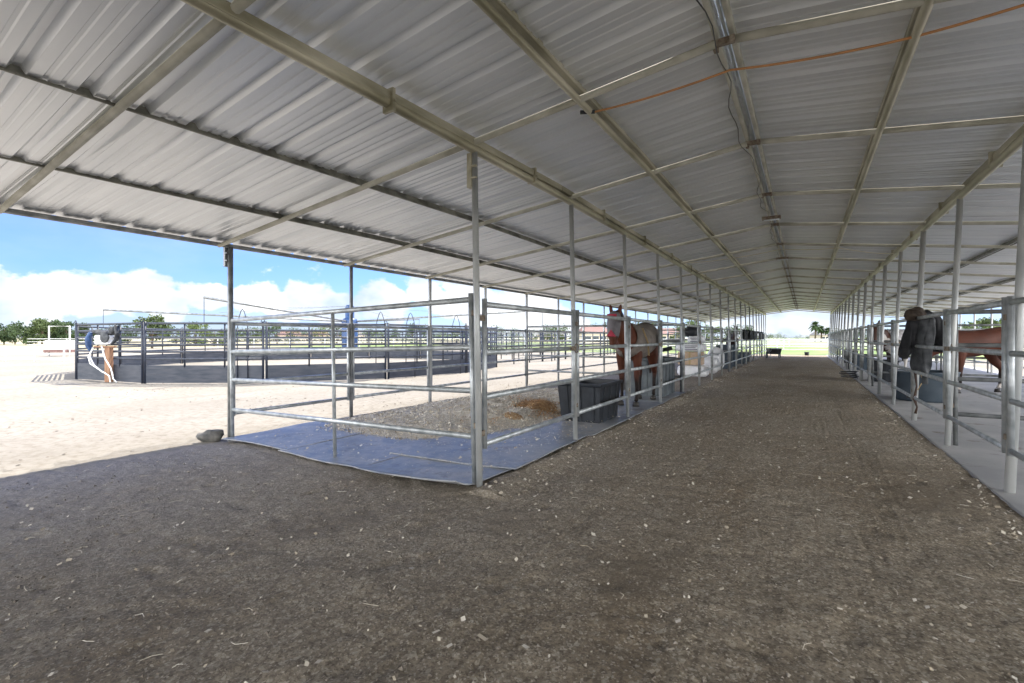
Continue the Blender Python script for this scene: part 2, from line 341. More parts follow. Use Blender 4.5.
# ---------------------------------------------------------------- ground
T0, SP, NB = 3.32, 2.009, 18
XL, XLT, XR, XRT, XE, XER = -2.38, -2.44, 1.44, 1.56, -6.62, 5.74
ZB, ZE = 2.92, 2.51
XC = (XLT + XRT) / 2
YEND = T0 + NB * SP
def zbase(X): return np.clip((X + 2.4) / 4.2, -1, 0) * .10
def zdirt(X, Y):
    Z = zbase(X) + .030 * vnoise(X, Y, 1.7, 3, 4) + .022 * vnoise(X, Y, .28, 5, 4, .6)
    k = np.clip((X + 2.2) / .8, 0, 1)
    Z += .0028 * k * np.sin(X * 88 + 9 * vnoise(X, Y * .4, 1.6, 8, 4)) * np.clip(vnoise(X * 3, Y * .5, .8, 12, 4) * 3 + .35, 0, 1)      # rake and tyre grooves along the aisle
    k2 = (1 - k) * np.clip(vnoise(X, Y, 1.6, 21, 2) * 4, 0, 1)
    Z += .006 * k2 * np.sin((Y * .8 + X * .5) * 30 + 5 * vnoise(X, Y, .7, 9, 2))
    # hoof prints
    pr = vnoise(X, Y, .17, 31, 1); Z -= .014 * np.clip(pr * 5 - 1.5, 0, 1)
    Z += .075 * np.exp(-((X + 2.26) / .15) ** 2) * (Y > 3.2) * (.5 + vnoise(X, Y, .5, 44, 3))
    Z += .016 * vnoise(X, Y, .085, 91, 3, .7) + .02 * np.clip(vnoise(X, Y, .33, 93, 3) - .06, 0, 1)
    Z -= .10 * np.clip((-X - 6.9) / 1.6, 0, 1)
    return Z
xs = np.concatenate([np.arange(-9, -6, .05), np.arange(-6, 1.36, .02)]); ys = np.concatenate([np.arange(-2.4, .3, .06), np.arange(.3, 7, .02), np.arange(7, 14, .04), np.arange(14, 42, .12)])
floor = link('barn_dirt_floor', grid_mesh('barn_dirt_floor', xs, ys, zdirt), M['g_dirt']); tag(floor, kind='structure')
gx = np.concatenate([-np.geomspace(12, 3000, 40)[::-1], np.linspace(-11, 11, 23), np.geomspace(12, 3000, 40)])
# sand yard: one sheet to the horizon, finer near the barn
gx = np.unique(np.concatenate([-np.geomspace(30, 3000, 30), np.arange(-30, -6, .15), np.arange(-6, 12, .6), np.geomspace(12, 3000, 30)]))
gy = np.unique(np.concatenate([-np.geomspace(6, 3000, 24), np.arange(-5, 26, .15), np.arange(26, 60, 1.0), np.geomspace(60, 3000, 30)]))
def zsand(X, Y):
    near = np.exp(-((np.hypot(X + 12, Y - 8)) / 30) ** 2)
    rough = .05 * vnoise(X, Y, 2.2, 51, 4) + .03 * vnoise(X, Y, .5, 52, 3)
    inside = ((X > -6.4) & (X < 40)).astype(float) * ((Y < 43) & (Y > -20))
    return -.125 + rough * near * (1 - inside) - .12 * inside * np.clip(X + 6.4, 0, 1)
gnd = link('ground', grid_mesh('ground', gx, gy, zsand), M['g_sand']); tag(gnd, kind='structure')
# concrete slab under the right-hand pens
c = MB(); c.box(((1.34 + 6.3) / 2, 18.5, -.05), (6.3 - 1.34, 47, .14)); slab = c.build('concrete_slab', M['g_concrete'], bevel=.012); tag(slab, kind='structure')
c = MB(); c.box((9.5, 18.5, -.17), (6.4, 60, .06)); sl2 = c.build('side_yard', M['g_sand']); tag(sl2, kind='structure')

# ---------------------------------------------------------------- barn (posts, beams, rafters, purlins and roof sheets are its parts)
barn = empty('pole_barn', (0, 0, 0), 'long open sided metal pole barn with corrugated gable roof over the dirt aisle', 'barn')
SL = .12
def roofz(x): return 3.36 - SL * abs(x - XC)
Y0 = -9.0
def sheet(side):
    # ribbed profile along Y, extruded down the slope
    prof = []; y = Y0
    while y < YEND + .4:
        prof += [(y, 0), (y + .026, .038), (y + .062, .038), (y + .088, 0), (y + .146, 0), (y + .154, .006), (y + .170, .006), (y + .178, 0), (y + .222, 0), (y + .230, .006), (y + .246, .006), (y + .254, 0)]
        y += .3048
    prof = np.array(prof); x0 = XC + side * .015; x1 = XC + side * 6.36
    me = MB(); vs = []; n = len(prof)
    XS = np.linspace(x0, x1, 8)
    for dz in (0, .0015):
        for x in XS:
            for (py, pz) in prof: vs.append((x, py, roofz(x) + pz + dz + .003 * math.sin(py * 1.7 + x)))
    K = len(XS); fs = []
    for s_ in range(2):
        for i in range(K - 1):
            for j in range(n - 1):
                a = s_ * K * n + i * n + j; q = (a, a + n, a + n + 1, a + 1)
                fs.append(q if (s_ == 1) == (side > 0) else q[::-1])
    me.v = vs; me.f = fs; return me.build('roof_sheet', M['roof'], barn)
sheet(-1); sheet(1)
mb = MB()
for s_ in (-1, 1): [mb.beam((XC + s_ * .1115, a, roofz(XC) + .035), (XC + s_ * .1115, b, roofz(XC) + .035), .226, .004, up=Vector((s_ * .12, 0, 1))) for a, b in ((Y0, 5.0), (5.0, YEND + .4))]
mb.build('ridge_cap', M['roof'], barn)
YS = [Y0, 5.0, YEND]
def beam2(mb, x, z, wd, ht):
    for a, b in zip(YS, YS[1:]): mb.beam((x, a, z), (x, b, z), wd, ht)
# aisle beams: round pipe under a channel
for x in (XLT, XRT):
    mb = MB(); mb.tube([(x, y, ZB + .045) for y in YS], .040, 12)
    mb.build('beam_pipe', M['beam'], barn, smooth=True)
    mb = MB()
    yb = [Y0, -4, 1, 5.0] + list(np.arange(9.02, YEND, SP * 2)) + [YEND]
    for a, b in zip(yb, yb[1:]): mb.beam((x + .015, a + .006, ZB + .125), (x + .015, b - .006, ZB + .125), .055, .062)
    mb.build('beam_channel', M['beam'], barn, bevel=.006)
for x in (XE, XER):
    mb = MB(); mb.tube([(x, Y0, ZE + .04), (x, YEND, ZE + .04)], .04, 10); mb.build('eave_pipe', M['galvdark'], barn, smooth=True)
    s_ = -1 if x < 0 else 1
    mb = MB(); mb.beam((x + s_ * .07, Y0, ZE + .065), (x + s_ * .07, YEND, ZE + .065), .03, .085); mb.build('eave_channel', M['galvdark'], barn, bevel=.005)
for x, m_ in ((XLT - 1.40, 'purlin'), (XLT - 2.79, 'purlin'), (XRT + 1.4, 'purlin'), (XRT + 2.79, 'purlin'), (XC - 1.0, 'beam'), (XC + 1.0, 'beam')):
    zz = roofz(x)
    mb = MB()
    if m_ == 'beam': mb.tube([(x, y, zz - .130) for y in YS], .027, 10)
    beam2(mb, x, zz - .042, .05, .05); beam2(mb, x + .035, zz - .079, .022, .018)
    mb.build('purlin', M[m_], barn, bevel=.005)
for s_ in (-1, 1):
    mb = MB(); beam2(mb, XC + s_ * .047, roofz(XC) - .055, .034, .07); mb.build('ridge_purlin', M['rafter'], barn, bevel=.008)
mb = MB(); mb.tube([(XC + .004, y, roofz(XC) - .045) for y in YS], .010, 8); mb.build('conduit', M['led'], barn, smooth=True)
frames = [T0 + k * SP - .04 for k in range(-5, NB + 1)]
for fy in frames:
    mb = MB()
    for s_ in (-1, 1):
        xa, xb = XC + s_ * .05, XC + s_ * 6.15
        mb.tube([(xa, fy, roofz(xa) - .105), (xb, fy, roofz(xb) - .105)], .027, 8)
    mb.build('rafter', M['rafter'], barn, smooth=True)
    mb = MB()                                    # ridge clamp with bolts
    mb.box((XC, fy, roofz(XC) - .11), (.14, .04, .04)); mb.box((XC - .05, fy + .04, roofz(XC) - .12), (.03, .05, .04)); mb.box((XC + .055, fy - .03, roofz(XC) - .125), (.03, .03, .05))
    mb.build('ridge_clamp', M['rust'], barn, bevel=.004)
for y in np.arange(T0 - 3 * SP - 1, YEND, SP):           # splice clips on the aisle beam
    for x in (XLT, XRT):
        mb = MB(); mb.box((x + .01, y, ZB + .10), (.10, .028, .16)); mb.box((x + .065, y, ZB + .09), (.02, .018, .018))
        mb.build('beam_clip', M['beam'], barn, bevel=.004)
def sag(y, z): return -.034 * min(max(5.0 - y, 0), 7) * min(max((z - 2.55) / .3, 0), 1)
for o in list(barn.children):
    for v in o.data.vertices: v.co.z += sag(v.co.y, v.co.z)
def gz(x, y): return float(zbase(np.array([x]))[0])
def post(xb, xt, y, zt, r, zb=None, m='post'):
    zb = gz(xb, y) if zb is None else zb
    mb = MB(); mb.tube([(xb, y, zb - .15), (xt, y, zt)], r, 12); return mb.build('post', M[m], barn, smooth=True)
for k in range(0, NB + 1):
    y = T0 + k * SP
    p = post(XL, XLT, y, ZB + .02, .028)
    post(XE, XE, y + .12, ZE + .03, .03 if k % 2 else .034, m='galvdark' if k < 2 else 'post')
for k in range(-1, NB):
    y = T0 + .17 + (k + 1) * SP
    post(XR, XRT, y, ZB + .02, .036 if k % 2 == 0 else .03, zb=.0)
    post(XER, XER, y, ZE + .03, .03, zb=.0)
for (x, y, z) in ((XLT - .03, T0 - .01, ZB - .17), (XE - .05, T0 + .09, ZE - .10)):
    mb = MB(); mb.box((x, y, z), (.05, .055, .30)); mb.box((x + .045, y - .02, z + .03), (.06, .02, .018)); mb.box((x + .045, y - .02, z - .07), (.06, .02, .018))
    mb.build('post_sleeve', M['beam'] if z > 2.6 else M['galvdark'], barn, bevel=.005)

# ceiling fittings
def fixture(y, label):
    e = empty('ceiling_light', (XC, y, roofz(XC) - .16), label, 'light', 'ceiling lights under the ridge')
    MB().box((0, 0, -.02), (.26, .10, .045)).build('housing', M['rust'], e, bevel=.006)
    MB().tube([(-.11, 0, -.05), (.11, 0, -.05)], .012, 8).build('lamp_tube', M['led'], e, smooth=True)
fixture(8.45, 'rusty box light under the ridge, nearest to the camera'); fixture(12.9, 'small box light under the ridge, farther along the barn')
def cord(name, pts, r, m, label, cat):
    P = []
    for i in range(len(pts) - 1):
        a, b = Vector(pts[i]), Vector(pts[i + 1]); sag = .03 * (b - a).length
        for t in np.linspace(0, 1, 14)[:-1]: P.append(a.lerp(b, t) + Vector((0, .02 * math.sin(t * 9 + i), -4 * sag * t * (1 - t))))
    P.append(Vector(pts[-1])); o = MB().tube(P, r, 6).build(name, m, smooth=True); return tag(o, label, cat)
zr = lambda x: roofz(x) - .165
ec = empty('extension_cord', (XC, 3.55, zr(XC)), 'faded orange extension cord strung across the ceiling', 'cord')
def cordpts(pts):
    P = []
    for i in range(len(pts) - 1):
        a, b = Vector(pts[i]), Vector(pts[i + 1]); sag = .02 * (b - a).length
        for t in np.linspace(0, 1, 14)[:-1]: P.append(a.lerp(b, t) + Vector((0, 0, -4 * sag * t * (1 - t))))
    P.append(Vector(pts[-1])); return [p - Vector((XC, 3.55, zr(XC))) for p in P]
MB().tube(cordpts([(XC - .98, 3.5, zr(XC - 1) + .0), (XC, 3.6, zr(XC) - .03), (XC + 1, 3.62, zr(XC + 1)), (1.5, 3.25, zr(1.5) + .02), (3.4, 2.8, zr(3.4) + .05)]), .0075, 6).build('cable', M['orange'], ec, smooth=True)
q = Vector((XC, 3.55, zr(XC)))
MB().tube([Vector((XC - 1.07, 3.47, zr(XC - 1) + .01)) - q, Vector((XC - .96, 3.5, zr(XC - 1))) - q], .016, 8).build('plug', M['black'], ec, smooth=True)
cord('hanging_cable', [(XLT + .1, 11.0, zr(XLT) + .02), (XC, 11.6, zr(XC)), (XC + 1, 11.3, zr(XC + 1)), (XRT, 11.9, zr(XRT))], .008, M['cream'], 'thin cream cable drooping across the ceiling beyond the orange cord', 'cable')
P = []
for i in range(90):
    y = -1 + i * .16; P.append((XC - .06 + .035 * math.sin(y * 2.3) + .02 * math.sin(y * 7), y, roofz(XC) - .12 - .03 * abs(math.sin(y * 1.5)) + sag(y, 3.3)))
tag(MB().tube(P, .004, 5).build('ridge_wire', M['black'], smooth=True), 'thin black wire wound loosely along the ridge purlins', 'wire')

# ---------------------------------------------------------------- pipe panels
RAILS = (1.59, 1.17, .78, .37)
def make_panel(name, length, label, cat, group=None, mids=(), m='galv', latch=False, rails=RAILS, zt=1.64, zb=.02):
    """origin at the start post on the ground, runs along local +Y"""
    e = empty(name, (0, 0, 0), label, cat, group)
    for z in rails:
        MB().tube([(0, .0, z), (0, length, z)], [(.018, .026)] * 2, 10).build('rail', M[m], e, smooth=True)
    for y in (0.0, length): MB().tube([(0, y, zb), (0, y, zt)], .024, 10).build('upright', M[m], e, smooth=True)
    for y in mids: MB().tube([(0.004, y, zb), (0.004, y, rails[0])], .020, 10).build('upright', M[m], e, smooth=True)
    if latch:
        b = MB(); P = [(.03 + .0 * a, length + .03 + .055 * math.cos(a), 1.17 + .055 * math.sin(a)) for a in np.linspace(0, 6.2, 16)]
        b.tube(P, .006, 6); b.box((.0, length - .05, 1.17), (.07, .14, .05)); b.build('latch', M['rust'], e, smooth=False)
    for z in (rails[0] - .12, rails[-1] + .1):
        MB().box((0, -.03, z), (.035, .06, .05)).build('hinge', M['rust'], e, bevel=.004)
    return e
gate0 = make_panel('pipe_gate', SP - .14, 'galvanised pipe gate beside the near corner post of the left pens', 'gate', 'galvanised gates along the aisle', latch=True, zb=.33)
pan0 = make_panel('pipe_fence', SP - .10, '', 'fence panel', 'galvanised panels along the aisle', zb=.33)
sides = {'LA': (XL, 'left of the aisle'), 'RA': (XR, 'right of the aisle'), 'LE': (XE, 'left barn edge'), 'RE': (XER, 'right barn edge')}
used = {'g': False, 'p': False}
def bay(i, where): return f'{ORD[i]} bay from the near end'
for key, (x, wh) in sides.items():
    for i in range(NB if key != 'RE' else NB):
        y = T0 + i * SP if key[0] == 'L' else T0 + .17 + i * SP
        isg = (key == 'LA' and i % 2 == 0) or (key == 'RA' and i % 2 == 1)
        src, kk = (gate0, 'g') if isg else (pan0, 'p')
        lab = (f'galvanised pipe gate, {wh}, {bay(i, wh)}' if isg else f'galvanised four-rail panel, {wh}, {bay(i, wh)}')
        loc = (x + (.0 if key[0] == 'L' else 0), y + (.07 if isg else .05), gz(x, y))
        if key == 'LE': loc = (x, y + .16, gz(x, y))
        grp = 'galvanised gates along the aisle' if isg else {'LA': 'galvanised panels along the aisle', 'RA': 'galvanised panels along the aisle', 'LE': 'panels along the outer edges of the pens', 'RE': 'panels along the outer edges of the pens'}[key]
        if not used[kk]: used[kk] = True; src.location = loc; src['label'] = lab; src['group'] = grp
        else: copy_tree(src, loc, 0, lab, grp)
# dividers across the pens (thicker, run across)
LEN = abs(XE - XL) - .12
end = make_panel('end_fence', LEN, 'galvanised four-rail end panel closing the nearest left pen', 'fence panel', mids=(LEN * .47,), m='galv', rails=(1.635, 1.215, .835, .432), zt=1.69)
end.location = (XL - .07, T0 + .02, 0); end.rotation_euler = (0, 0, R(90)); 
end.rotation_mode = 'XYZ'; end.rotation_euler = Matrix.Rotation(R(90), 4, 'Z').to_euler()
end.rotation_euler = (R(-1.45), 0, R(88.6))
dv = None
for side, x0, ks in (('left', XL, (4, 8, 12, 16)), ('right', XR, (1, 5, 9, 13))):
    for n_, k in enumerate(ks):
        lab = f'galvanised divider panel across the {side} pens, {ORD[n_]} one from the camera'
        y = T0 + k * SP if side == 'left' else T0 + .17 + (k + 1) * SP
        loc = (x0 - .06, y + .05, 0) if side == 'left' else (x0 + .09, y + .05, .0); rot = R(90) if side == 'left' else R(-90)
        if dv is None:
            dv = make_panel('divider_fence', LEN, lab, 'fence panel', 'divider panels between the pens', mids=(LEN * .33, LEN * .66), m='galvdark', rails=(1.6, 1.21, .81, .39)); dv.location = loc; dv.rotation_euler = (0, 0, rot)
        else: copy_tree(dv, loc, rot, lab, 'divider panels between the pens')

# ---------------------------------------------------------------- pen floor: rubber mats and bedding
def rubber(x0, x1, y0, y1, dz, label, curl=0, rot=0):
    nx, ny = 22, 22; v = []; f = []
    cx, cy = (x0 + x1) / 2, (y0 + y1) / 2
    for top in (1, 0):
        for i in range(nx + 1):
            for j in range(ny + 1):
                u, q_ = i / nx, j / ny; x = x0 + (x1 - x0) * u; y = y0 + (y1 - y0) * q_
                z = gz(x, y) + dz + .012 * mnoise.noise(Vector((x * 1.6, y * 1.6, dz * 40))) + (.012 if top else 0)
                if curl: z += curl * max(0, .3 - q_) ** 2 * 6 * (.4 + u); y -= .04 * math.sin(u * 3) * (1 - q_)
                y += .03 * math.sin(u * 4 + cx) * (1 - q_); X_, Y_ = x - cx, y - cy
                v.append((X_ * math.cos(rot) - Y_ * math.sin(rot), X_ * math.sin(rot) + Y_ * math.cos(rot), z))
    n = (nx + 1) * (ny + 1)
    for i in range(nx):
        for j in range(ny):
            a = i * (ny + 1) + j; f += [(a, a + ny + 1, a + ny + 2, a + 1), (n + a + 1, n + a + ny + 2, n + a + ny + 1, n + a)]
    rim = [i * (ny + 1) for i in range(nx + 1)] + [nx * (ny + 1) + j for j in range(1, ny + 1)] + [i * (ny + 1) + ny for i in range(nx - 1, -1, -1)] + [j for j in range(ny - 1, 0, -1)]
    for a, b in zip(rim, rim[1:] + rim[:1]): f.append((b, a, n + a, n + b))
    m = MB(); m.v = v; m.f = f; o = m.build('rubber_mat', M['g_mat'], smooth=False); o.location = (cx, cy, 0)
    tag(o, label, 'mat', 'rubber stall mats in the nearest left pen')
rubber(-3.80, -2.42, 3.10, 4.0, .030, 'blue-grey rubber mat with curled lip at the near corner post', curl=.10, rot=-.06)
rubber(-3.95, -2.34, 3.78, 5.6, .048, 'blue-grey rubber mat lapped behind the curled corner mat', rot=.02)
rubber(-5.22, -3.72, 3.22, 5.1, .036, 'blue-grey rubber mat under the middle of the end panel', rot=-.02)
rubber(-6.60, -5.16, 3.32, 5.0, .052, 'blue-grey rubber mat at the outer end of the end panel', rot=.03)
rubber(-3.85, -2.32, 5.66, 7.5, .036, 'rubber mat under the black feed tub', rot=0)
rubber(-4.7, -2.32, 7.55, 9.4, .036, 'rubber mat under the horse in the nearest pen', rot=0)
rubber(-4.7, -2.32, 9.45, 11.3, .036, 'rubber mat under the tall grey bin', rot=0)
def zbed(X, Y):
    m_ = np.clip((X + 6.55) / .5, 0, 1) * np.clip((-2.9 - X) / 1.4, 0, 1) * np.clip((Y - 3.7 - .12 * (X + 6.4)) / 1.3, 0, 1) * np.clip((11.2 - Y) / 1, 0, 1)
    m_ = m_ * m_ * (3 - 2 * m_)
    return zbase(X) + .005 + (.07 + .16 * np.exp(-((X + 4.6) / 1.3) ** 2 - ((Y - 7.1) / 1.7) ** 2)) * np.clip(m_ * 1.4, 0, 1.0) * (1 + .9 * vnoise(X, Y, .5, 61, 4, .6)) + .05 * vnoise(X, Y, .16, 62, 3) * np.clip(m_, 0, 1) - .02 * (m_ < .02)
zb_note = 0
bx, by = np.arange(-6.55, -2.6, .03), np.arange(4.0, 11.3, .03)
bed = link('wood_shavings_bedding', grid_mesh('bedding', bx, by, zbed), M['g_bed']); tag(bed, 'pale wood shavings heaped over the mats in the nearest left pen', 'bedding', kind='stuff')
def zpile(X, Y): return zbed(X, Y) - .05 + .10 * np.exp(-((X + 3.9) / .40) ** 2 - ((Y - 7.15) / .5) ** 2) * (1 + .6 * vnoise(X, Y, .1, 66, 3)) + .07 * np.exp(-((X + 3.75) / .25) ** 2 - ((Y - 6.1) / .25) ** 2) * (1 + .6 * vnoise(X, Y, .1, 67, 3))
hp = link('hay_pile', grid_mesh('hay_pile', np.arange(-4.7, -3.1, .025), np.arange(5.5, 8.2, .025), zpile), M['hay']); tag(hp, 'loose orange-brown hay strewn on the wood shavings', 'hay', kind='stuff')

def flakes(name, pts, smin, smax, m, label, aspect=(.35, 1.0), lift=.008, tilt=.5, thick=True):
    n = len(pts); s_ = rng.uniform(smin, smax, n) * rng.choice([.6, 1, 1, 1.5], n); a = rng.uniform(0, 6.28, n); asp = rng.uniform(*aspect, n)
    ca, sa = np.cos(a), np.sin(a); tx = rng.uniform(-tilt, tilt, n); ty = rng.uniform(-tilt, tilt, n)
    local = np.array([(-1, -1), (1, -.8), (.85, 1), (-.9, .9)])
    V = np.zeros((n, 4, 3))
    for k in range(4):
        lx = local[k, 0] * s_ / 2 * rng.uniform(.85, 1.05, n); ly = local[k, 1] * s_ * asp / 2 * rng.uniform(.85, 1.05, n)
        V[:, k, 0] = pts[:, 0] + lx * ca - ly * sa; V[:, k, 1] = pts[:, 1] + lx * sa + ly * ca; V[:, k, 2] = pts[:, 2] + lift + np.abs(tx) * s_ * .5 + lx * tx + ly * ty
    f = np.arange(n * 4).reshape(-1, 4); me = bpy.data.meshes.new(name); me.vertices.add(n * 4); me.vertices.foreach_set('co', V.ravel()); me.loops.add(n * 4)
    me.loops.foreach_set('vertex_index', f.ravel().astype(np.int32)); me.polygons.add(n); me.polygons.foreach_set('loop_start', np.arange(0, n * 4, 4, dtype=np.int32)); me.polygons.foreach_set('loop_total', np.full(n, 4, np.int32)); me.update()
    o = link(name, me, m); tag(o, label, name.split('_')[-1], kind='stuff'); return o
M['haychips'] = flake_mat('hay_stalks', [(.32, .16, .06), (.50, .28, .12), (.60, .40, .20)])
def pick(n, x0, x1, y0, y1, dens):
    X = rng.uniform(x0, x1, n); Y = y0 + (y1 - y0) * rng.random(n) ** 1.3; k = rng.random(n) < dens(X, Y); return X[k], Y[k]
def dens(X, Y):
    d = .10 + .16 * (vnoise(X, Y, .9, 71, 3) > .05) + .9 * np.exp(-((X + 2.0) / .30) ** 2) * (Y > 3.4) + .55 * np.exp(-((X + 1.0) / .9) ** 2) * np.clip((Y - 2.2) / 3, 0, 1) + .4 * np.exp(-((X - 1.25) / .15) ** 2)
    return np.clip(d, 0, 1)
X, Y = pick(34000, -6.4, 1.33, .5, 22, dens); pts = np.stack([X, Y, zdirt(X, Y)], 1)
flakes('dirt_wood_chips', pts, .007, .020, M['chips'], 'pale wood chips scattered over the dirt aisle')
X, Y = pick(230, -6.4, 1.33, .6, 9, lambda a, b: np.full_like(a, 1.0)); pts = np.stack([X, Y, zdirt(X, Y)], 1)
flakes('large_wood_chips', pts, .012, .030, M['chips'], 'larger pale chips and leaves scattered on the dirt', aspect=(.3, .8))
X = rng.uniform(-6.4, -2.7, 42000); Y = rng.uniform(4.2, 11, 42000); z = zbed(X, Y); k = z > zbase(X) + .035; pts = np.stack([X, Y, z], 1)[k]
flakes('bedding_shavings', pts, .007, .022, M['chips'], 'curled wood shavings on top of the bedding heap', tilt=.9)
X = rng.normal(-3.9, .45, 9000); Y = rng.normal(6.9, .75, 9000); k = rng.random(9000) < np.clip(.25 + 3 * vnoise(X, Y, .5, 77, 3), 0, 1); z = np.maximum(zpile(X, Y), zbed(X, Y)); pts = np.stack([X, Y, z], 1)[k & (Y < 8.1) & (Y > 5.5)]
flakes('loose_hay', pts, .012, .045, M['haychips'], 'orange-brown hay stalks strewn over the shavings', aspect=(.12, .3), tilt=.8)
X = rng.uniform(-6.4, -2.45, 6600); Y = rng.uniform(3.3, 8, 6600); pts = np.stack([X, Y, zbase(X) + .066], 1)[rng.random(6600) < .35 + .4 * (Y > 4.3)]
flakes('mat_shavings', pts, .008, .022, M['chips'], 'stray shavings lying on the blue rubber mats')
n = 9000; X = np.where(rng.random(n) < .78, rng.normal(-2.14, .13, n), rng.normal(1.22, .07, n)); Y = 3.2 + 24 * rng.random(n) ** 1.4; k = (X < 1.33) & (rng.random(n) < np.clip(.35 + 3 * vnoise(X, Y, .6, 87, 3), .05, 1)); pts = np.stack([X, Y, zdirt(X, Y)], 1)[k]
flakes('edge_shavings', pts, .008, .026, M['chips'], 'pale shavings gathered along both edges of the aisle')
# dirt clods: small tetrahedral lumps
X, Y = pick(16000, -6.5, 1.3, .5, 12, lambda a, b: .35 + .65 * (vnoise(a, b, .6, 81, 3) > .03)); n = len(X); Zc = zdirt(X, Y); s_ = rng.uniform(.003, .009, n) * rng.choice([.7, 1, 1, 1.8], n)
T = np.array([(1, 0, 0), (-.4, .9, .1), (-.5, -.8, 0), (.1, .1, .9)]); aa = rng.uniform(0, 6.28, n); ca, sa = np.cos(aa)[:, None], np.sin(aa)[:, None]; TR = np.stack([T[None, :, 0] * ca - T[None, :, 1] * sa, T[None, :, 0] * sa + T[None, :, 1] * ca, np.repeat(T[None, :, 2] * .7, n, 0)], -1); V = np.stack([X, Y, Zc], 1)[:, None, :] + TR * s_[:, None, None] * rng.uniform(.5, 1.4, (n, 4, 3))
F = (np.arange(n)[:, None, None] * 4 + np.array([(0, 1, 3), (1, 2, 3), (2, 0, 3), (0, 2, 1)])[None]).reshape(-1, 3)
me = bpy.data.meshes.new('dirt_clods'); me.from_pydata(V.reshape(-1, 3).tolist(), [], F.tolist()); o = link('dirt_clods', me, M['clods']); tag(o, 'small crumbs of dirt and dried dung on the floor', 'dirt', kind='stuff')
n = 5000; X = rng.uniform(-17, -6.9, n); Y = rng.uniform(.5, 14, n); k = rng.random(n) < np.clip(.25 + 2.5 * vnoise(X, Y, 1.5, 85, 3), 0, 1); pts = np.stack([X, Y, zsand(X, Y)], 1)[k]
flakes('yard_debris', pts, .010, .035, M['clods'], 'dark crumbs of dirt and dung scattered on the sunlit sand', aspect=(.5, 1), lift=.006)
# straw strands
mb = MB()
for _ in range(260):
    x, y = random.uniform(-5.5, 1.2), random.uniform(.6, 8); a = random.uniform(0, 6.28); l = random.uniform(.03, .09); z0 = float(zdirt(np.array([x]), np.array([y]))[0]) + .008
    b_ = random.uniform(-.6, .6); mb.tube([(x, y, z0), (x + l * .5 * math.cos(a), y + l * .5 * math.sin(a), z0 + .004), (x + l * math.cos(a + b_), y + l * math.sin(a + b_), z0)], .0012, 4)
tag(mb.build('loose_straw', M['chips']), 'thin straw strands lying on the dirt', 'straw', kind='stuff')

# rock beside outer corner post
g = gp(208, 441, -.09); mb = MB(); mb.blob((0, 0, .07), (.165, .10, .085), 16, .5); o = mb.build('rock', M['rock'], smooth=True); o.location = (g.x, g.y + .05, -.10); o.rotation_euler = (0, 0, YAW + .3)
tag(o, 'rough grey rock on the dirt beside the outer corner post', 'rock')

# ---------------------------------------------------------------- tubs, bins and stored things
def tub(name, loc, dims, m, label, cat='tub', rz=0, rim=.03, ribs=True, taper=.84):
    e = empty(name, loc, label, cat, rz=rz); X_, Y_, Z_ = dims; b = MB(); t = .02
    def ring(z, k, ins=0): return [((sx_ * (X_ / 2 * k - ins)), (sy_ * (Y_ / 2 * k - ins)), z) for sx_, sy_ in ((-1, -1), (1, -1), (1, 1), (-1, 1))]
    lv = [ring(.0, taper), ring(Z_ * .93, .97), ring(Z_ * .93, 1.02), ring(Z_, 1.04), ring(Z_, .97, t), ring(.03, taper, t)]
    vs = [v for r_ in lv for v in r_]; fs = [(3, 2, 1, 0)] + [(i * 4 + j, i * 4 + (j + 1) % 4, (i + 1) * 4 + (j + 1) % 4, (i + 1) * 4 + j) for i in range(5) for j in range(4)] + [(20, 21, 22, 23)]
    b.add(vs, fs); b.build('tub_body', m, e, bevel=.035)
    if ribs:
        for u in (-.3, 0, .3):
            for sx_ in (-1, 1):
                MB().beam((u * X_ * .9, sx_ * Y_ / 2 * taper, .02), (u * X_, sx_ * Y_ / 2 * .975, Z_ * .92), .07, .03, up=Vector((0, 1, 0))).build('rib', m, e, bevel=.008); MB().beam((sx_ * X_ / 2 * taper, u * Y_ * .9, .02), (sx_ * X_ / 2 * .975, u * Y_, Z_ * .92), .03, .07, up=Vector((0, 1, 0))).build('rib', m, e, bevel=.008)
    return e
tub('feed_tub', (-2.86, 6.95, .0), (.72, .92, .62), M['black'], 'tapered black plastic feed tub inside the nearest left pen', 'tub')
e = tub('hay_bin', (-2.92, 10.72, .0), (.80, 1.05, .86), M['greybin'], 'tall dark grey hay bin behind the horse in the nearest pen', 'bin', taper=.95)
b = MB(); b.beam((-.45, -.1, .90), (.42, .1, 1.06), .9, .02, up=Vector((0, .1, 1))); b.build('lid', M['black'], e, bevel=.01)
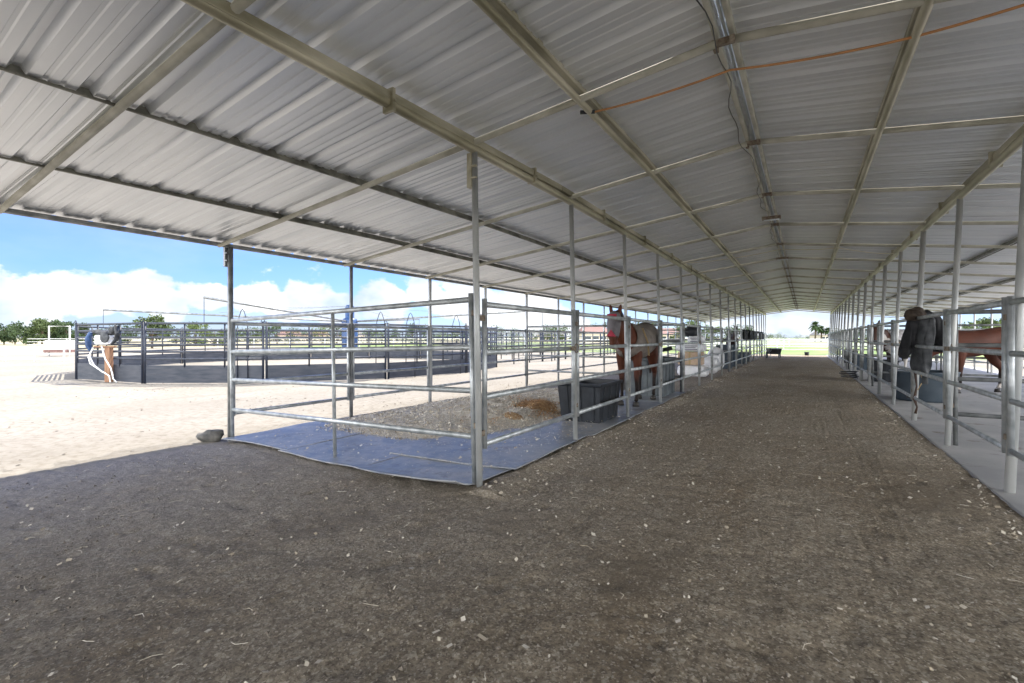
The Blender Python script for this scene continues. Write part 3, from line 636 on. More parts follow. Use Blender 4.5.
# round stock tank
e = empty('stock_tank', (2.08, 12.7, .02), 'round blue-grey water tank standing on the slab in the right pen', 'water tank')
MB().lathe([(0, 0), (.48, 0), (.50, .04), (.52, .30), (.545, .56), (.56, .575), (.56, .595), (.53, .60), (.515, .56), (.48, .06), (0, .05)], n=36).build('tank_wall', M['tank'], e, smooth=True)
MB().lathe([(0, .5), (.51, .5)], n=36).build('water', mat('water', (.03, .05, .06), .05, 0, spec=.5), e, smooth=True)
MB().box((-.3, -.44, .1), (.07, .06, .07)).build('drain_plug', M['black'], e, bevel=.01)
def bag(loc, d, m, label, group, rz=0, printed=False):
    e = empty('feed_bag', loc, label, 'bag', group, rz=rz); b = MB(); n = 18
    b = MB(); b.box((0, 0, d[2] / 2), (d[0] * .92, d[1] * .92, d[2] * .9)); me = b.mesh('bag_body')
    o = link('bag_body', me, m, e); s1 = o.modifiers.new('b', 'BEVEL'); s1.width = d[2] * .35; s1.segments = 5; t = bpy.data.textures.get('crump') or bpy.data.textures.new('crump', 'CLOUDS'); t.noise_scale = .25
    s2 = o.modifiers.new('s', 'SUBSURF'); s2.subdivision_type = 'SIMPLE'; s2.levels = 1; s2.render_levels = 1; dm = o.modifiers.new('d', 'DISPLACE'); dm.texture = t; dm.strength = .05
    if printed:
        for k in range(3): MB().box((0, -d[1] / 2 - .004, d[2] * (.30 + .2 * k)), (d[0] * (.5 - .1 * (k % 2)), .006, d[2] * .07)).build('printed_panel', M['print'], e)
    return e
G = 'bags and boxes stacked behind the left rails'
bag((-3.05, 16.0, .04), (1.0, .6, .40), M['bag'], 'wide white bag at the bottom of the stack beyond the horse', G)
MB0 = empty('cardboard_box', (-3.1, 15.98, .44), 'brown cardboard box on the bottom white bag', 'box', G); MB().box((0, 0, .2), (.72, .5, .4)).build('carton', M['card'], MB0, bevel=.01); MB().box((0, -.252, .2), (.06, .004, .4)).build('tape', M['strap'], MB0)
bag((-3.1, 15.98, .84), (.95, .6, .28), M['bag'], 'white printed bag lying across the cardboard box', G, printed=True)
bag((-2.95, 16.0, 1.10), (.55, .45, .26), M['bag'], 'small white printed bag near the top of the stack', G, printed=True)
o = MB().blob((0, 0, .16), (.27, .24, .18), 16, .4).build('bin_liner', M['black'], smooth=True); o.location = (-3.1, 16.0, 1.34); tag(o, 'rounded black plastic sack on the very top of the bag stack', 'sack', G)
bag((-2.75, 17.4, .04), (.62, .6, .62), M['bag'], 'squat white bag on the floor right of the stack', G)
bag((-2.75, 18.6, .04), (.6, .8, .95), M['bag'], 'upright white bag beyond the squat white bag', G, printed=True)
for i, (x, y, lab) in enumerate(((-2.85, 21.6, 'tall dark blue bin behind the left rails, the nearer of two'), (-2.85, 23.4, 'tall dark blue bin behind the left rails, the farther of two'))):
    tub('tall_bin', (x, y, 0), (.58, .62, .98), M['navy'], lab, 'bin', taper=.86)
tub('water_tub', (-2.8, 26.2, 0), (.6, .9, .45), M['tank'], 'low blue tub far along the left pens', 'tub')
tub('water_tub', (-2.8, 29.0, 0), (.6, 1.1, .5), M['tank'], 'blue tub near the far end of the left pens', 'tub')
for i, (y, lab) in enumerate(((17.6, 'nearest'), (23.5, 'middle'), (29.5, 'farthest'))):
    tub('feed_tub', (1.98, y, .02), (.6, .9, .62), M['black' if i != 1 else 'navy'], f'dark feed tub behind the right rails, {lab} of three', 'tub', )
# black dump cart in the aisle
e = empty('dump_cart', (-1.62, 33.6, .0), 'black two-wheeled dump cart parked at the far left of the aisle', 'cart', rz=.25)
b = MB(); b.box((0, 0, .46), (.70, 1.05, .36), taper=.82); b.build('tray', M['black'], e, bevel=.02)
for s_ in (-1, 1):
    wv = MB(); wv.lathe([(0, -.04), (.16, -.04), (.2, -.03), (.2, .03), (.16, .04), (0, .04)], n=20); o = wv.build('wheel', M['black'], e, smooth=True); o.rotation_euler = (0, R(90), 0); o.location = (s_ * .36, .2, .2)
MB().tube([(-.28, -.5, .45), (-.28, -.75, .62), (.28, -.75, .62), (.28, -.5, .45)], .018, 8).build('handle', M['galv'], e, smooth=True)
for s_ in (-1, 1): MB().tube([(s_ * .25, -.35, .32), (s_ * .25, -.38, .0)], .018, 8).build('leg', M['galv'], e, smooth=True)
# small bucket at the aisle end and fork head by right rails
e = empty('bucket', (.15, 40.6, -.05), 'small dark bucket on the bright strip beyond the aisle', 'bucket'); MB().lathe([(0, 0), (.12, 0), (.16, .3), (.15, .3), (.11, .02), (0, .02)], n=18).build('pail', M['black'], e, smooth=True); MB().tube([(.16 * math.cos(a), 0, .3 + .12 * math.sin(a)) for a in np.linspace(0, math.pi, 10)], .006, 6).build('handle', M['galvdark'], e)
e = empty('coiled_hose', (1.2, 18.3, .0), 'dark coiled hose on the dirt at the foot of a right post', 'hose')
P = [((.22 + .03 * math.sin(a * 1.3)) * math.cos(a), (.22 + .02 * math.cos(a * 2)) * math.sin(a), .03 + a * .009) for a in np.linspace(0, 25, 160)]
MB().tube(P, .016, 7).build('hose_coil', M['black'], e, smooth=True)
# blankets draped over the far left rails
def drape(name, loc, width, front, back, m, label, group=None, along='y', fold=.03):
    v = []; f = []; nu, nv_ = 24, 30
    tot = front + back
    for s_ in (0, 1):
        for i in range(nu + 1):
            u = i / nu
            for j in range(nv_ + 1):
                q_ = j / nv_ * tot; amp = fold * (abs(q_ - front) / tot + .1)
                w_ = amp * math.sin(u * 17 + loc[1] * 3 + .6 * math.sin(q_ * 7)) + .5 * amp * math.sin(u * 31)
                rr = .035 + .012 * s_
                if q_ < front - .05: x, z = rr + .03 + w_, -(front - q_)
                elif q_ > front + .05: x, z = -rr - .02 + w_ * .6, -(q_ - front)
                else: a = (q_ - front + .05) / .1 * math.pi; x, z = rr * math.cos(a) + .02 * math.cos(a), rr * math.sin(a)
                if s_: x += .012 * (1 if x > 0 else -1) * 0
                v.append((x, (u - .5) * width * (1 + .05 * math.sin(q_ * 5)), z))
    n = (nu + 1) * (nv_ + 1)
    for i in range(nu):
        for j in range(nv_):
            a = n + i * (nv_ + 1) + j; f.append((a, a + 1, a + nv_ + 2, a + nv_ + 1))
    m_ = MB(); m_.v = v; m_.f = f; o = m_.build(name, m, smooth=True); o.location = loc; so = o.modifiers.new('t', 'SOLIDIFY'); so.thickness = .015
    return tag(o, label, 'blanket', group)
for i, (y, m_) in enumerate(((24.4, 'cloth_black'), (27.0, 'cloth_black'), (29.2, 'cloth_dark'), (32.0, 'cloth_black'), (34.6, 'cloth_black'))):
    drape('horse_blanket', (XL - .0, y, 1.62), 1.5, .42, .4, M[m_], f'dark folded blanket on the far left rail, {ORD[i]} from the camera', 'dark blankets over the far left rails')

# jacket, cap and strap on the right rail
def jacket(loc, rz):
    e = empty('hooded_jacket', loc, 'charcoal and black hooded coat hung on the right rail post', 'coat', rz=rz)
    def fold(me, a=.02):
        for v in me.vertices:
            k = a * math.sin(v.co.x * 60 + math.sin(v.co.z * 9) * 1.5); v.co.y += k * (.3 + max(0, -v.co.z)); 
        return me
    b = MB(); b.tube([(0, 0, .02), (-.01, -.01, -.06), (-.02, -.02, -.22), (-.05, -.03, -.42), (-.08, -.02, -.62), (-.085, -.02, -.70)], [(.07, .06), (.14, .10), (.15, .10), (.13, .085), (.145, .08), (.13, .06)], 20)
    link('coat_front', fold(remesh(b.mesh('coat_front'), .014, 2), .03), M['cloth_dark'], e)
    b = MB(); b.tube([(.02, .06, .03), (.12, .05, -.05), (.20, .05, -.18), (.25, .05, -.34), (.24, .05, -.47)], [(.06, .06), (.13, .09), (.15, .09), (.14, .08), (.08, .06)], 18)
    b.tube([(-.10, .05, -.05), (-.18, .05, -.25), (-.23, .05, -.45), (-.25, .05, -.55)], [(.08, .07), (.08, .07), (.09, .07), (.06, .05)], 12)
    link('coat_back', fold(remesh(b.mesh('coat_back'), .014, 2), .03), M['cloth_black'], e)
    b = MB(); b.tube([(-.02, -.10, -.06), (-.06, -.12, -.3), (-.09, -.12, -.56), (-.09, -.11, -.86)], [(.05, .045), (.06, .05), (.055, .045), (.05, .04)], 12)
    link('sleeve', fold(remesh(b.mesh('sleeve'), .012, 2), .015), M['cloth_dark'], e)
    b = MB(); b.blob((-.13, .0, .02), (.12, .10, .085), 16, .35); b.blob((-.20, -.02, -.02), (.07, .07, .06), 12, .3)
    link('hood', remesh(b.mesh('hood'), .012, 2), M['cloth_brown'], e)
    return e
jc = jacket((1.55, 9.35, 1.64), YAW)
for ch in jc.children:
    for v in ch.data.vertices:
        if ch.name.startswith('hood'): v.co *= 1.15
        else: v.co.x *= 1.12; v.co.z *= 1.2
P = [(0, 0, 0), (.0, -.03, -.1), (.015, -.035, -.3), (-.01, -.03, -.5), (.02, -.03, -.62), (.0, -.03, -.72)]
e = empty('lead_strap', (1.44, 9.40, .86), 'brown and black halter strap hanging below the hooded coat', 'strap')
MB().tube(P, [(.008, .014), (.010, .018), (.008, .012), (.014, .022), (.008, .012), (.010, .018)], 8).build('webbing', M['leather'], e, smooth=True)
MB().tube([(.05, -.02, -.05), (.09, -.02, -.22), (.03, -.02, -.36)], .007, 6).build('rope', M['strap'], e, smooth=True)
MB().tube([(.02 * math.cos(a), -.05, -.48 + .03 * math.sin(a)) for a in np.linspace(0, 6.3, 12)], .005, 6).build('buckle', M['galv'], e)

# ---------------------------------------------------------------- horses
def coat_mat(name, c1, c2, white=None, socks=.22, seed=0.0):
    m = mat(name, c1, .6, 0, color2=c2, vscale=2.2, detail=3, spec=.25); t = m.node_tree; b = t.nodes['Principled BSDF']; src = b.inputs['Base Color'].links[0].from_socket
    tcn = t.nodes.new('ShaderNodeTexCoord'); sx = t.nodes.new('ShaderNodeSeparateXYZ'); t.links.new(tcn.outputs['Object'], sx.inputs[0])
    # dark lower legs of a bay coat, then white socks
    r1 = t.nodes.new('ShaderNodeMapRange'); r1.inputs['From Min'].default_value = .62; r1.inputs['From Max'].default_value = .42; t.links.new(sx.outputs[2], r1.inputs['Value'])
    x1 = t.nodes.new('ShaderNodeMix'); x1.data_type = 'RGBA'; t.links.new(r1.outputs[0], x1.inputs[0]); t.links.new(src, x1.inputs[6]); x1.inputs[7].default_value = (.018, .012, .010, 1)
    cur = x1.outputs[2]
    if socks:
        r2 = t.nodes.new('ShaderNodeMapRange'); r2.inputs['From Min'].default_value = socks + .02; r2.inputs['From Max'].default_value = socks - .02; t.links.new(sx.outputs[2], r2.inputs['Value'])
        x2 = t.nodes.new('ShaderNodeMix'); x2.data_type = 'RGBA'; t.links.new(r2.outputs[0], x2.inputs[0]); t.links.new(cur, x2.inputs[6]); x2.inputs[7].default_value = (.55, .50, .45, 1); cur = x2.outputs[2]
    if white is not None:
        nn = t.nodes.new('ShaderNodeTexNoise'); nn.inputs['Scale'].default_value = 1.6; nn.inputs['Detail'].default_value = 1; mp_ = t.nodes.new('ShaderNodeMapping'); mp_.inputs['Location'].default_value = (seed, 0, 0)
        t.links.new(tcn.outputs['Object'], mp_.inputs[0]); t.links.new(mp_.outputs[0], nn.inputs['Vector'])
        r3_ = t.nodes.new('ShaderNodeMapRange'); r3_.inputs['From Min'].default_value = .54; r3_.inputs['From Max'].default_value = .56; t.links.new(nn.outputs['Fac'], r3_.inputs['Value'])
        x3 = t.nodes.new('ShaderNodeMix'); x3.data_type = 'RGBA'; t.links.new(r3_.outputs[0], x3.inputs[0]); t.links.new(cur, x3.inputs[6]); x3.inputs[7].default_value = (*white, 1); cur = x3.outputs[2]
    t.links.new(cur, b.inputs['Base Color']); return m
def horse(loc, heading, coat, label, neck='up', blanket=None, mask=False, mane=True):
    """heading: direction the horse faces, angle from +X; local +X forward"""
    e = empty('horse', loc, label, 'horse', rz=heading)
    if neck == 'up': NP = [(.80, 0, 1.40), (.98, 0, 1.60), (1.12, 0, 1.78)]; HP = [(1.10, 0, 1.82), (1.20, 0, 1.77), (1.33, 0, 1.58), (1.44, 0, 1.38), (1.47, 0, 1.30)]
    elif neck == 'level': NP = [(.80, 0, 1.33), (1.0, 0, 1.45), (1.17, 0, 1.58)]; HP = [(1.14, 0, 1.64), (1.22, .0, 1.59), (1.31, .015, 1.36), (1.38, .03, 1.13), (1.39, .03, 1.06)]
    else: NP = [(.82, 0, 1.12), (1.0, 0, .98), (1.16, 0, .80)]; HP = [(1.15, 0, .84), (1.22, 0, .76), (1.27, 0, .55), (1.31, 0, .35), (1.31, 0, .28)]
    b = MB()
    b.tube([(-.90, 0, 1.20), (-.80, 0, 1.22), (-.60, 0, 1.24), (-.30, 0, 1.20), (.0, 0, 1.14), (.28, 0, 1.13), (.50, 0, 1.17), (.66, 0, 1.20), (.72, 0, 1.20)],
           [(.07, .09), (.17, .22), (.26, .30), (.265, .285), (.29, .305), (.275, .315), (.23, .31), (.17, .23), (.09, .12)], 20)
    b.tube([(.42, 0, 1.25)] + NP, [(.15, .29), (.12, .225), (.095, .165), (.08, .12)], 16)
    b.tube(HP, [(.07, .08), (.10, .12), (.085, .10), (.058, .065), (.04, .045)], 16)
    for s_ in (-1, 1):
        # hind: hip, stifle forward, hock back, shank, fetlock, hoof
        b.tube([(-.60, s_ * .14, 1.18), (-.52, s_ * .17, .92), (-.62, s_ * .16, .72), (-.76, s_ * .15, .55), (-.73, s_ * .145, .40), (-.72, s_ * .145, .18), (-.68, s_ * .145, .09)],
               [(.14, .24), (.115, .18), (.075, .11), (.05, .065), (.036, .045), (.034, .04), (.042, .05)], 12)
        b.tube([(.44, s_ * .13, 1.10), (.42, s_ * .155, .90), (.42, s_ * .15, .68), (.43, s_ * .14, .52), (.42, s_ * .14, .36), (.42, s_ * .14, .17), (.46, s_ * .14, .09)],
               [(.11, .16), (.09, .12), (.062, .075), (.052, .058), (.034, .038), (.034, .038), (.042, .048)], 12)
    hd = Vector(HP[1]) + Vector((-.03, 0, .10))
    for s_ in (-1, 1): b.tube([Vector(HP[1]) + Vector((-.05, s_ * .06, .05)), hd + Vector((-.02, s_ * .085, .07)), hd + Vector((-.02, s_ * .10, .14))], [(.034, .03), (.042, .03), (.012, .010)], 8)
    link('body', remesh(b.mesh('body'), .02, 3), coat, e)
    for (x, y) in ((-.665, .145), (-.665, -.145), (.475, .14), (.475, -.14)):
        MB().lathe([(0, 0), (.062, 0), (.05, .075), (0, .085)], (x, y, .0), 14).build('hoof', M['hoof'], e, smooth=True)
    tb = MB(); tb.tube([(-.90, 0, 1.30), (-.99, 0, 1.22), (-1.02, 0, .95), (-1.0, 0, .68), (-.98, 0, .5)], [(.03, .03), (.05, .045), (.07, .06), (.06, .05), (.02, .02)], 12); link('tail', remesh(tb.mesh('tail'), .015, 1), M['darkhair'], e)
    if mane:
        mm_ = MB(); top = [Vector((.52, 0, 1.50))] + [Vector(p) + Vector((-.09, 0, .13)) for p in NP] + [Vector(HP[1]) + Vector((.03, 0, .09))]
        mm_.tube([p + Vector((0, .035, -.02)) for p in top], [(.02, .04), (.05, .08), (.05, .08), (.045, .07), (.03, .04)], 10); link('mane', remesh(mm_.mesh('mane'), .014, 1), M['darkhair'], e)
    for s_ in (-1, 1):
        pe = Vector(HP[1]).lerp(Vector(HP[2]), .35) + Vector((.045, s_ * .083, .02)); MB().blob(pe, (.02, .012, .02), 8, 0).build('eye', M['black'], e, smooth=True)
    if blanket:
        bb = MB(); bb.tube([(-.96, 0, 1.22), (-.82, 0, 1.22), (-.60, 0, 1.235), (-.30, 0, 1.20), (.0, 0, 1.15), (.28, 0, 1.15), (.50, 0, 1.20), (.60, 0, 1.24)],
                [(.12, .14), (.21, .25), (.295, .33), (.30, .315), (.322, .325), (.305, .33), (.27, .335), (.21, .27)], 28, cap=False)
        bb.v = [(x, y * (1.0), z if z > .86 else .86 + (z - .86) * .2) for x, y, z in bb.v]; me = bb.mesh('horse_sheet', True)
        bmx = bmesh.new(); bmx.from_mesh(me); bmesh.ops.delete(bmx, geom=[f for f in bmx.faces if f.calc_center_median().z < .95 and abs(f.calc_center_median().y) < .16], context='FACES'); bmx.to_mesh(me); bmx.free()
        o = link('horse_sheet', me, blanket, e); so = o.modifiers.new('t', 'SOLIDIFY'); so.thickness = .012; so.offset = 1
        MB().tube([(.50, .27, 1.42), (.36, .33, 1.15), (.2, .30, .92)], [(.018, .006)] * 3, 6).build('strap', M['strap'], e)
    if mask:
        H = [Vector(p) for p in HP]
        mk = MB(); mk.tube([H[0].lerp(H[1], .2), H[1], H[1].lerp(H[2], .5), H[2], H[2].lerp(H[3], .45)], [(.085, .098), (.118, .138), (.115, .128), (.104, .118), (.088, .095)], 20, cap=False); mk.build('fly_mask', M['mask'], e, smooth=True)
        fw = Vector((.98, 0, .22)).normalized()
        c_ = H[1].lerp(H[2], .03) + fw * .135; MB().box(c_, (.03, .17, .07)).build('mask_band', M['pink'], e, bevel=.01)
        c0, c1 = H[2].lerp(H[3], .02) + fw * .118, H[2].lerp(H[3], .50) + fw * .100; tr = MB()
        for off in (0, .012): tr.add([c0 + fw * off, c1 + Vector((0, -.085, 0)) + fw * off, c1 + Vector((0, .085, 0)) + fw * off], [(0, 1, 2)])
        tr.add([c0, c1 + Vector((0, -.085, 0)), c1 + Vector((0, .085, 0)), c0 + fw * .012, c1 + Vector((0, -.085, 0)) + fw * .012, c1 + Vector((0, .085, 0)) + fw * .012], [(0, 1, 4, 3), (1, 2, 5, 4), (2, 0, 3, 5)]); tr.build('nose_trim', M['pink'], e)
    return e
bay1 = coat_mat('chestnut_coat', (.08, .024, .013), (.13, .042, .021), socks=.0)
bay2 = coat_mat('bay_coat', (.06, .018, .010), (.11, .033, .016), socks=.2)
paint = coat_mat('paint_coat', (.05, .022, .014), (.09, .035, .02), white=(.55, .52, .48), socks=.3, seed=2.7)
dark = coat_mat('dark_bay_coat', (.022, .012, .009), (.04, .02, .014), socks=0)
horse((-2.75, 8.98, .05), R(-90), bay1, 'chestnut horse in a grey fly mask with pink trim and a light sheet', 'level', M['sheet'], True)
g = gp(996, 391.5, .02)
horse((3.35, 15.0, .02), R(180) + YAW - .05, bay2, 'bay horse seen side-on at the right edge with no sheet', 'down')
horse((2.35, 19.2, .02), R(-115), paint, 'brown and white horse in a pale sheet behind the hooded coat', 'level', M['sheet2'])
horse((-3.6, 30.5, .0), R(-75), dark, 'dark horse far along the left pens beyond the tall bins', 'up')
horse((3.3, 26.5, .02), R(-100), dark, 'dark horse far along the right pens', 'down')

# ---------------------------------------------------------------- round pen and walker
PC = Vector((-20.5, 14.8, -.12)); PR = 8.95; NP_ = 15
L_ = 2 * PR * math.sin(math.pi / NP_)
def make_rp(label):
    e = empty('round_pen_fence', (0, 0, 0), label, 'pen panel', 'panels of the round pen')
    for z in (1.86, 1.64, 1.42, 1.20, .98, .76): MB().tube([(.0, .06, z), (0, L_ - .06, z)], [(.026, .034)] * 2, 8).build('rail', M['penrail'], e, smooth=True)
    for y in (.05, L_ - .05): MB().tube([(0, y, 0), (0, y, 1.92)], .036, 8).build('upright', M['penblue'], e, smooth=True)
    for q_ in (.34, .67): MB().tube([(0, L_ * q_, .5), (0, L_ * q_, 1.86)], .026, 8).build('upright', M['penblue'], e, smooth=True)
    kb = MB(); kb.box((0, L_ / 2, .29), (.02, L_ - .1, .54))
    for z in (.15, .29, .43): kb.box((.0, L_ / 2, z), (.032, L_ - .12, .012))
    kb.build('kickboard', M['kick'], e)
    MB().tube([(0, .0 + .05 * math.cos(a) - .05, 1.9 + .10 * math.sin(a)) for a in np.linspace(0, math.pi, 8)], .012, 6).build('connector_loop', M['penblue'], e, smooth=True)
    return e
rp = None
for i in range(NP_):
    a = 2 * math.pi * i / NP_ - 2.05; p = PC + PR * Vector((math.cos(a), math.sin(a), 0)); a2 = a + 2 * math.pi / NP_; p2 = PC + PR * Vector((math.cos(a2), math.sin(a2), 0))
    rz = math.atan2(p2.y - p.y, p2.x - p.x) - math.pi / 2
    lab = f'navy round pen panel with dark kickboard, {ORD[i]} counter-clockwise from the saddle post'
    if rp is None: rp = make_rp(lab); rp.location = p; rp.rotation_euler = (0, 0, rz)
    else: copy_tree(rp, p, rz, lab)
e = empty('horse_walker', (-18.2, 14.9, -.12), 'horse walker with blue motor mast and long arms inside the round pen', 'horse walker')
MB().tube([(0, 0, 0), (0, 0, 1.0)], .13, 16).build('mast', M['bluepaint'], e, smooth=True); b = MB(); b.lathe([(0, .95), (.34, .95), (.36, 1.0), (.36, 2.2), (.30, 2.3), (.2, 2.34), (.2, 2.85), (.15, 2.95), (0, 2.95)], n=20); b.build('motor_housing', M['bluepaint'], e, smooth=True)
for ang, ln in ((22, 9.1), (-69, 8.3), (-138, 10.2), (112, 9.0)):
    a = R(ang); tip = Vector((math.cos(a) * ln, math.sin(a) * ln, 2.62)); ar = MB().tube([(math.cos(a) * .2, math.sin(a) * .2, 2.18), tip], .038, 8).build('arm', M['galvdark'], e, smooth=True)
    MB().tube([tip, tip + Vector((0, 0, -.75))], .010, 6).build('lead_drop', M['black'], ar)
    MB().tube([(0, 0, 2.9), tip * .55 + Vector((0, 0, 1.1))], .008, 6).build('stay_cable', M['galvdark'], ar)
# hoops (bowed gate frames) standing on the pen
def pen_front(x):                          # where the sight line through pixel column x first meets the pen circle
    g = gp(x, 380, -.12); d = Vector((g.x, g.y)).normalized(); c = Vector((PC.x, PC.y)); b_ = d.dot(c); q_ = b_ * b_ - (c.dot(c) - PR * PR)
    p = d * (b_ - math.sqrt(max(q_, 0))); return Vector((p.x, p.y, -.12))
for i, x in enumerate((241, 380, 410, 456)):
    e = empty('bow_gate', pen_front(x), ['arched hoop above the round pen just right of the outer corner post', 'arched hoop above the round pen right of the blue motor', 'arched hoop above the round pen, third from the left', 'rightmost arched hoop above the round pen'][i], 'hoop', 'arched hoops on the round pen', rz=YAW)
    hw = .16
    MB().tube([(-hw, .08, 1.7), (-hw * .8, .08, 1.98), (-hw * .3, .08, 2.24), (0, .08, 2.30), (hw * .3, .08, 2.24), (hw * .8, .08, 1.98), (hw, .08, 1.7)], .012, 8).build('hoop', M['penblue'], e, smooth=True)
    for s_ in (-1, 1): MB().tube([(s_ * hw, .08, 0), (s_ * hw, .08, 1.72)], .016, 8).build('leg', M['penblue'], e, smooth=True)

# saddle post
g = gp(109, 382, -.12)
e = empty('saddle_post', g, 'brown wooden post holding a saddle, white box and blue pad, with white pipes', 'saddle stand', rz=YAW)
MB().box((0, 0, .55), (.16, .16, 1.10)).build('wooden_post', M['wood'], e, bevel=.01); MB().box((-.12, 0, 1.13), (.62, .16, .05)).build('cross_board', M['wood'], e, bevel=.01)
MB().box((-.12, -.02, 1.35), (.42, .30, .30)).build('white_box', M['white'], e, bevel=.03)
b = MB(); b.blob((-.12, 0, 1.56), (.30, .20, .085), 14, .3); b.blob((.14, 0, 1.66), (.10, .16, .13), 12, .4); b.blob((-.36, 0, 1.60), (.08, .17, .09), 12, .4); b.tube([(.16, 0, 1.7), (.22, 0, 1.86)], [.04, .03], 8); b.blob((0, -.17, 1.42), (.16, .05, .17), 12, .3); link('saddle', remesh(b.mesh('saddle'), .018, 2), M['cloth_dark'], e)
b = MB(); b.tube([(-.48, -.1, 1.6), (-.56, -.12, 1.4), (-.55, -.12, 1.15), (-.50, -.12, 1.0)], [(.07, .05), (.11, .06), (.11, .05), (.04, .03)], 10); link('blue_pad', remesh(b.mesh('blue_pad'), .02, 2), M['bluepaint'], e)
b = MB(); b.tube([(.30, -.08, 1.8), (.38, -.1, 1.55), (.32, -.12, 1.35), (.2, -.15, 1.2)], [(.09, .05), (.12, .06), (.08, .05), (.04, .03)], 10); link('girth', remesh(b.mesh('girth'), .02, 2), M['black'], e)
MB().tube([(-.38, -.15, 1.1), (-.48, -.2, .8), (-.42, -.2, .6), (-.1, -.22, .40), (.22, -.25, .22), (.30, -.3, .02)], .020, 8).build('white_pipe', M['white'], e, smooth=True)
MB().tube([(-.1, -.16, 1.15), (.05, -.2, .75), (.25, -.22, .45), (.35, -.25, .12), (.5, -.3, .02)], .020, 8).build('white_pipe', M['white'], e, smooth=True)
MB().tube([(-.45, -.2, .85), (-.3, -.2, .55), (.0, -.22, .32)], .022, 8).build('white_pipe', M['white'], e, smooth=True)

# further corral panels right of the round pen (between it and the barn's far side)
cp0 = None; cnt = 0
lines = [((-13.2, 21.5), (-13.8, 45)), ((-19, 27), (-13.5, 25.5)), ((-24, 33), (-13.6, 31)), ((-28, 40), (-13.7, 38)), ((-24, 33), (-30, 48))]
names = ['corral line running away beside the barn', 'corral line just beyond the round pen', 'middle cross line of the far corrals', 'farthest cross line of the far corrals', 'left side line of the far corrals']
for li, (a, b_) in enumerate(lines):
    a, b_ = Vector((*a, -.12)), Vector((*b_, -.12)); n = max(1, round((b_ - a).length / 3.6)); rz = math.atan2(b_.y - a.y, b_.x - a.x) - math.pi / 2
    for i in range(n):
        p = a.lerp(b_, i / n); lab = f'pipe corral panel, {ORD[i]} in the {names[li]}'
        if cp0 is None:
            cp0 = empty('corral_fence', p, lab, 'fence panel', 'pipe corral panels beyond the round pen', rz=rz)
            for z in (1.75, 1.5, 1.2, .9, .6, .3): MB().tube([(0, .03, z), (0, 3.5, z)], .024, 6).build('rail', M['galvdark'], cp0, smooth=True)
            for y in (.03, 1.8, 3.5): MB().tube([(0, y, 0), (0, y, 1.85)], .034, 6).build('upright', M['penblue'], cp0, smooth=True)
        else: copy_tree(cp0, p, rz, lab)
# low white arena fence on the left
wf = None
A = [gp(-190, 361, -.12), gp(64, 362, -.12)]; n = 9
for i in range(n):
    a = A[0].lerp(A[1], i / n); b_ = A[0].lerp(A[1], (i + 1) / n); rz = math.atan2(b_.y - a.y, b_.x - a.x); ll = (b_ - a).length
    lab = f'low white pipe fence section in the left yard, {ORD[n - 1 - i]} from its right end'
    if wf is None:
        wf = empty('white_fence_section', a, lab, 'fence', 'low white fence sections in the left yard', rz=rz)
        for z in (.85, .48, .15): MB().tube([(0, 0, z), (ll, 0, z)], .028, 6).build('rail', M['white'], wf, smooth=True)
        MB().tube([(ll, 0, 0), (ll, 0, .9)], .04, 8).build('upright', M['white'], wf, smooth=True)
    else: copy_tree(wf, a, rz, lab)
A = [Vector((-90, 20, -.12)), Vector((-36, 62, -.12))]; wf2 = None; n = 14
for i in range(n):
    a = A[0].lerp(A[1], i / n); b_ = A[0].lerp(A[1], (i + 1) / n); rz = math.atan2(b_.y - a.y, b_.x - a.x); ll = (b_ - a).length
    lab = f'pale pipe fence section before the left trees, {ORD[i]} from its left end'
    if wf2 is None:
        wf2 = empty('arena_fence_section', a, lab, 'fence', 'pale fence sections before the trees', rz=rz)
        for z in (1.25, .85, .45): MB().tube([(0, 0, z), (ll, 0, z)], .04, 6).build('rail', M['white'], wf2, smooth=True)
        MB().tube([(ll, 0, 0), (ll, 0, 1.3)], .05, 6).build('upright', M['white'], wf2, smooth=True)
    else: copy_tree(wf2, a, rz, lab)
g = gp(60, 356, -.12)
e = empty('white_chute', g, 'white pipe frame over a small white cart with a rusty red base', 'frame', rz=YAW)
b = MB(); b.tube([(-.85, 0, 0), (-.85, 0, 2.3), (.75, 0, 2.3), (.75, 0, 0)], .05, 8); b.build('frame', M['white'], e, smooth=True)
MB().box((-.1, .1, .85), (1.5, .9, .7)).build('cart_box', M['white'], e, bevel=.03); MB().box((-.1, .1, .38), (1.6, 1.0, .2)).build('cart_base', M['roofred'], e, bevel=.02)

# fences in the green field beyond the aisle
wf3 = None
for li, yy in enumerate((47, 62, 85)):
    for i in range(9):
        a = Vector((-22 + i * 5, yy, -.12)); lab = f'white field fence section beyond the aisle, {ORD[i]} from the left in the {["nearest", "middle", "farthest"][li]} row'
        if wf3 is None:
            wf3 = empty('field_fence_section', a, lab, 'fence', 'white field fence sections beyond the aisle')
            for z in (1.2, .8, .4): MB().tube([(0, 0, z), (5, 0, z)], .035, 6).build('rail', M['white'], wf3, smooth=True)
            MB().tube([(5, 0, 0), (5, 0, 1.3)], .05, 6).build('upright', M['white'], wf3, smooth=True)
        else: copy_tree(wf3, a, 0, lab)

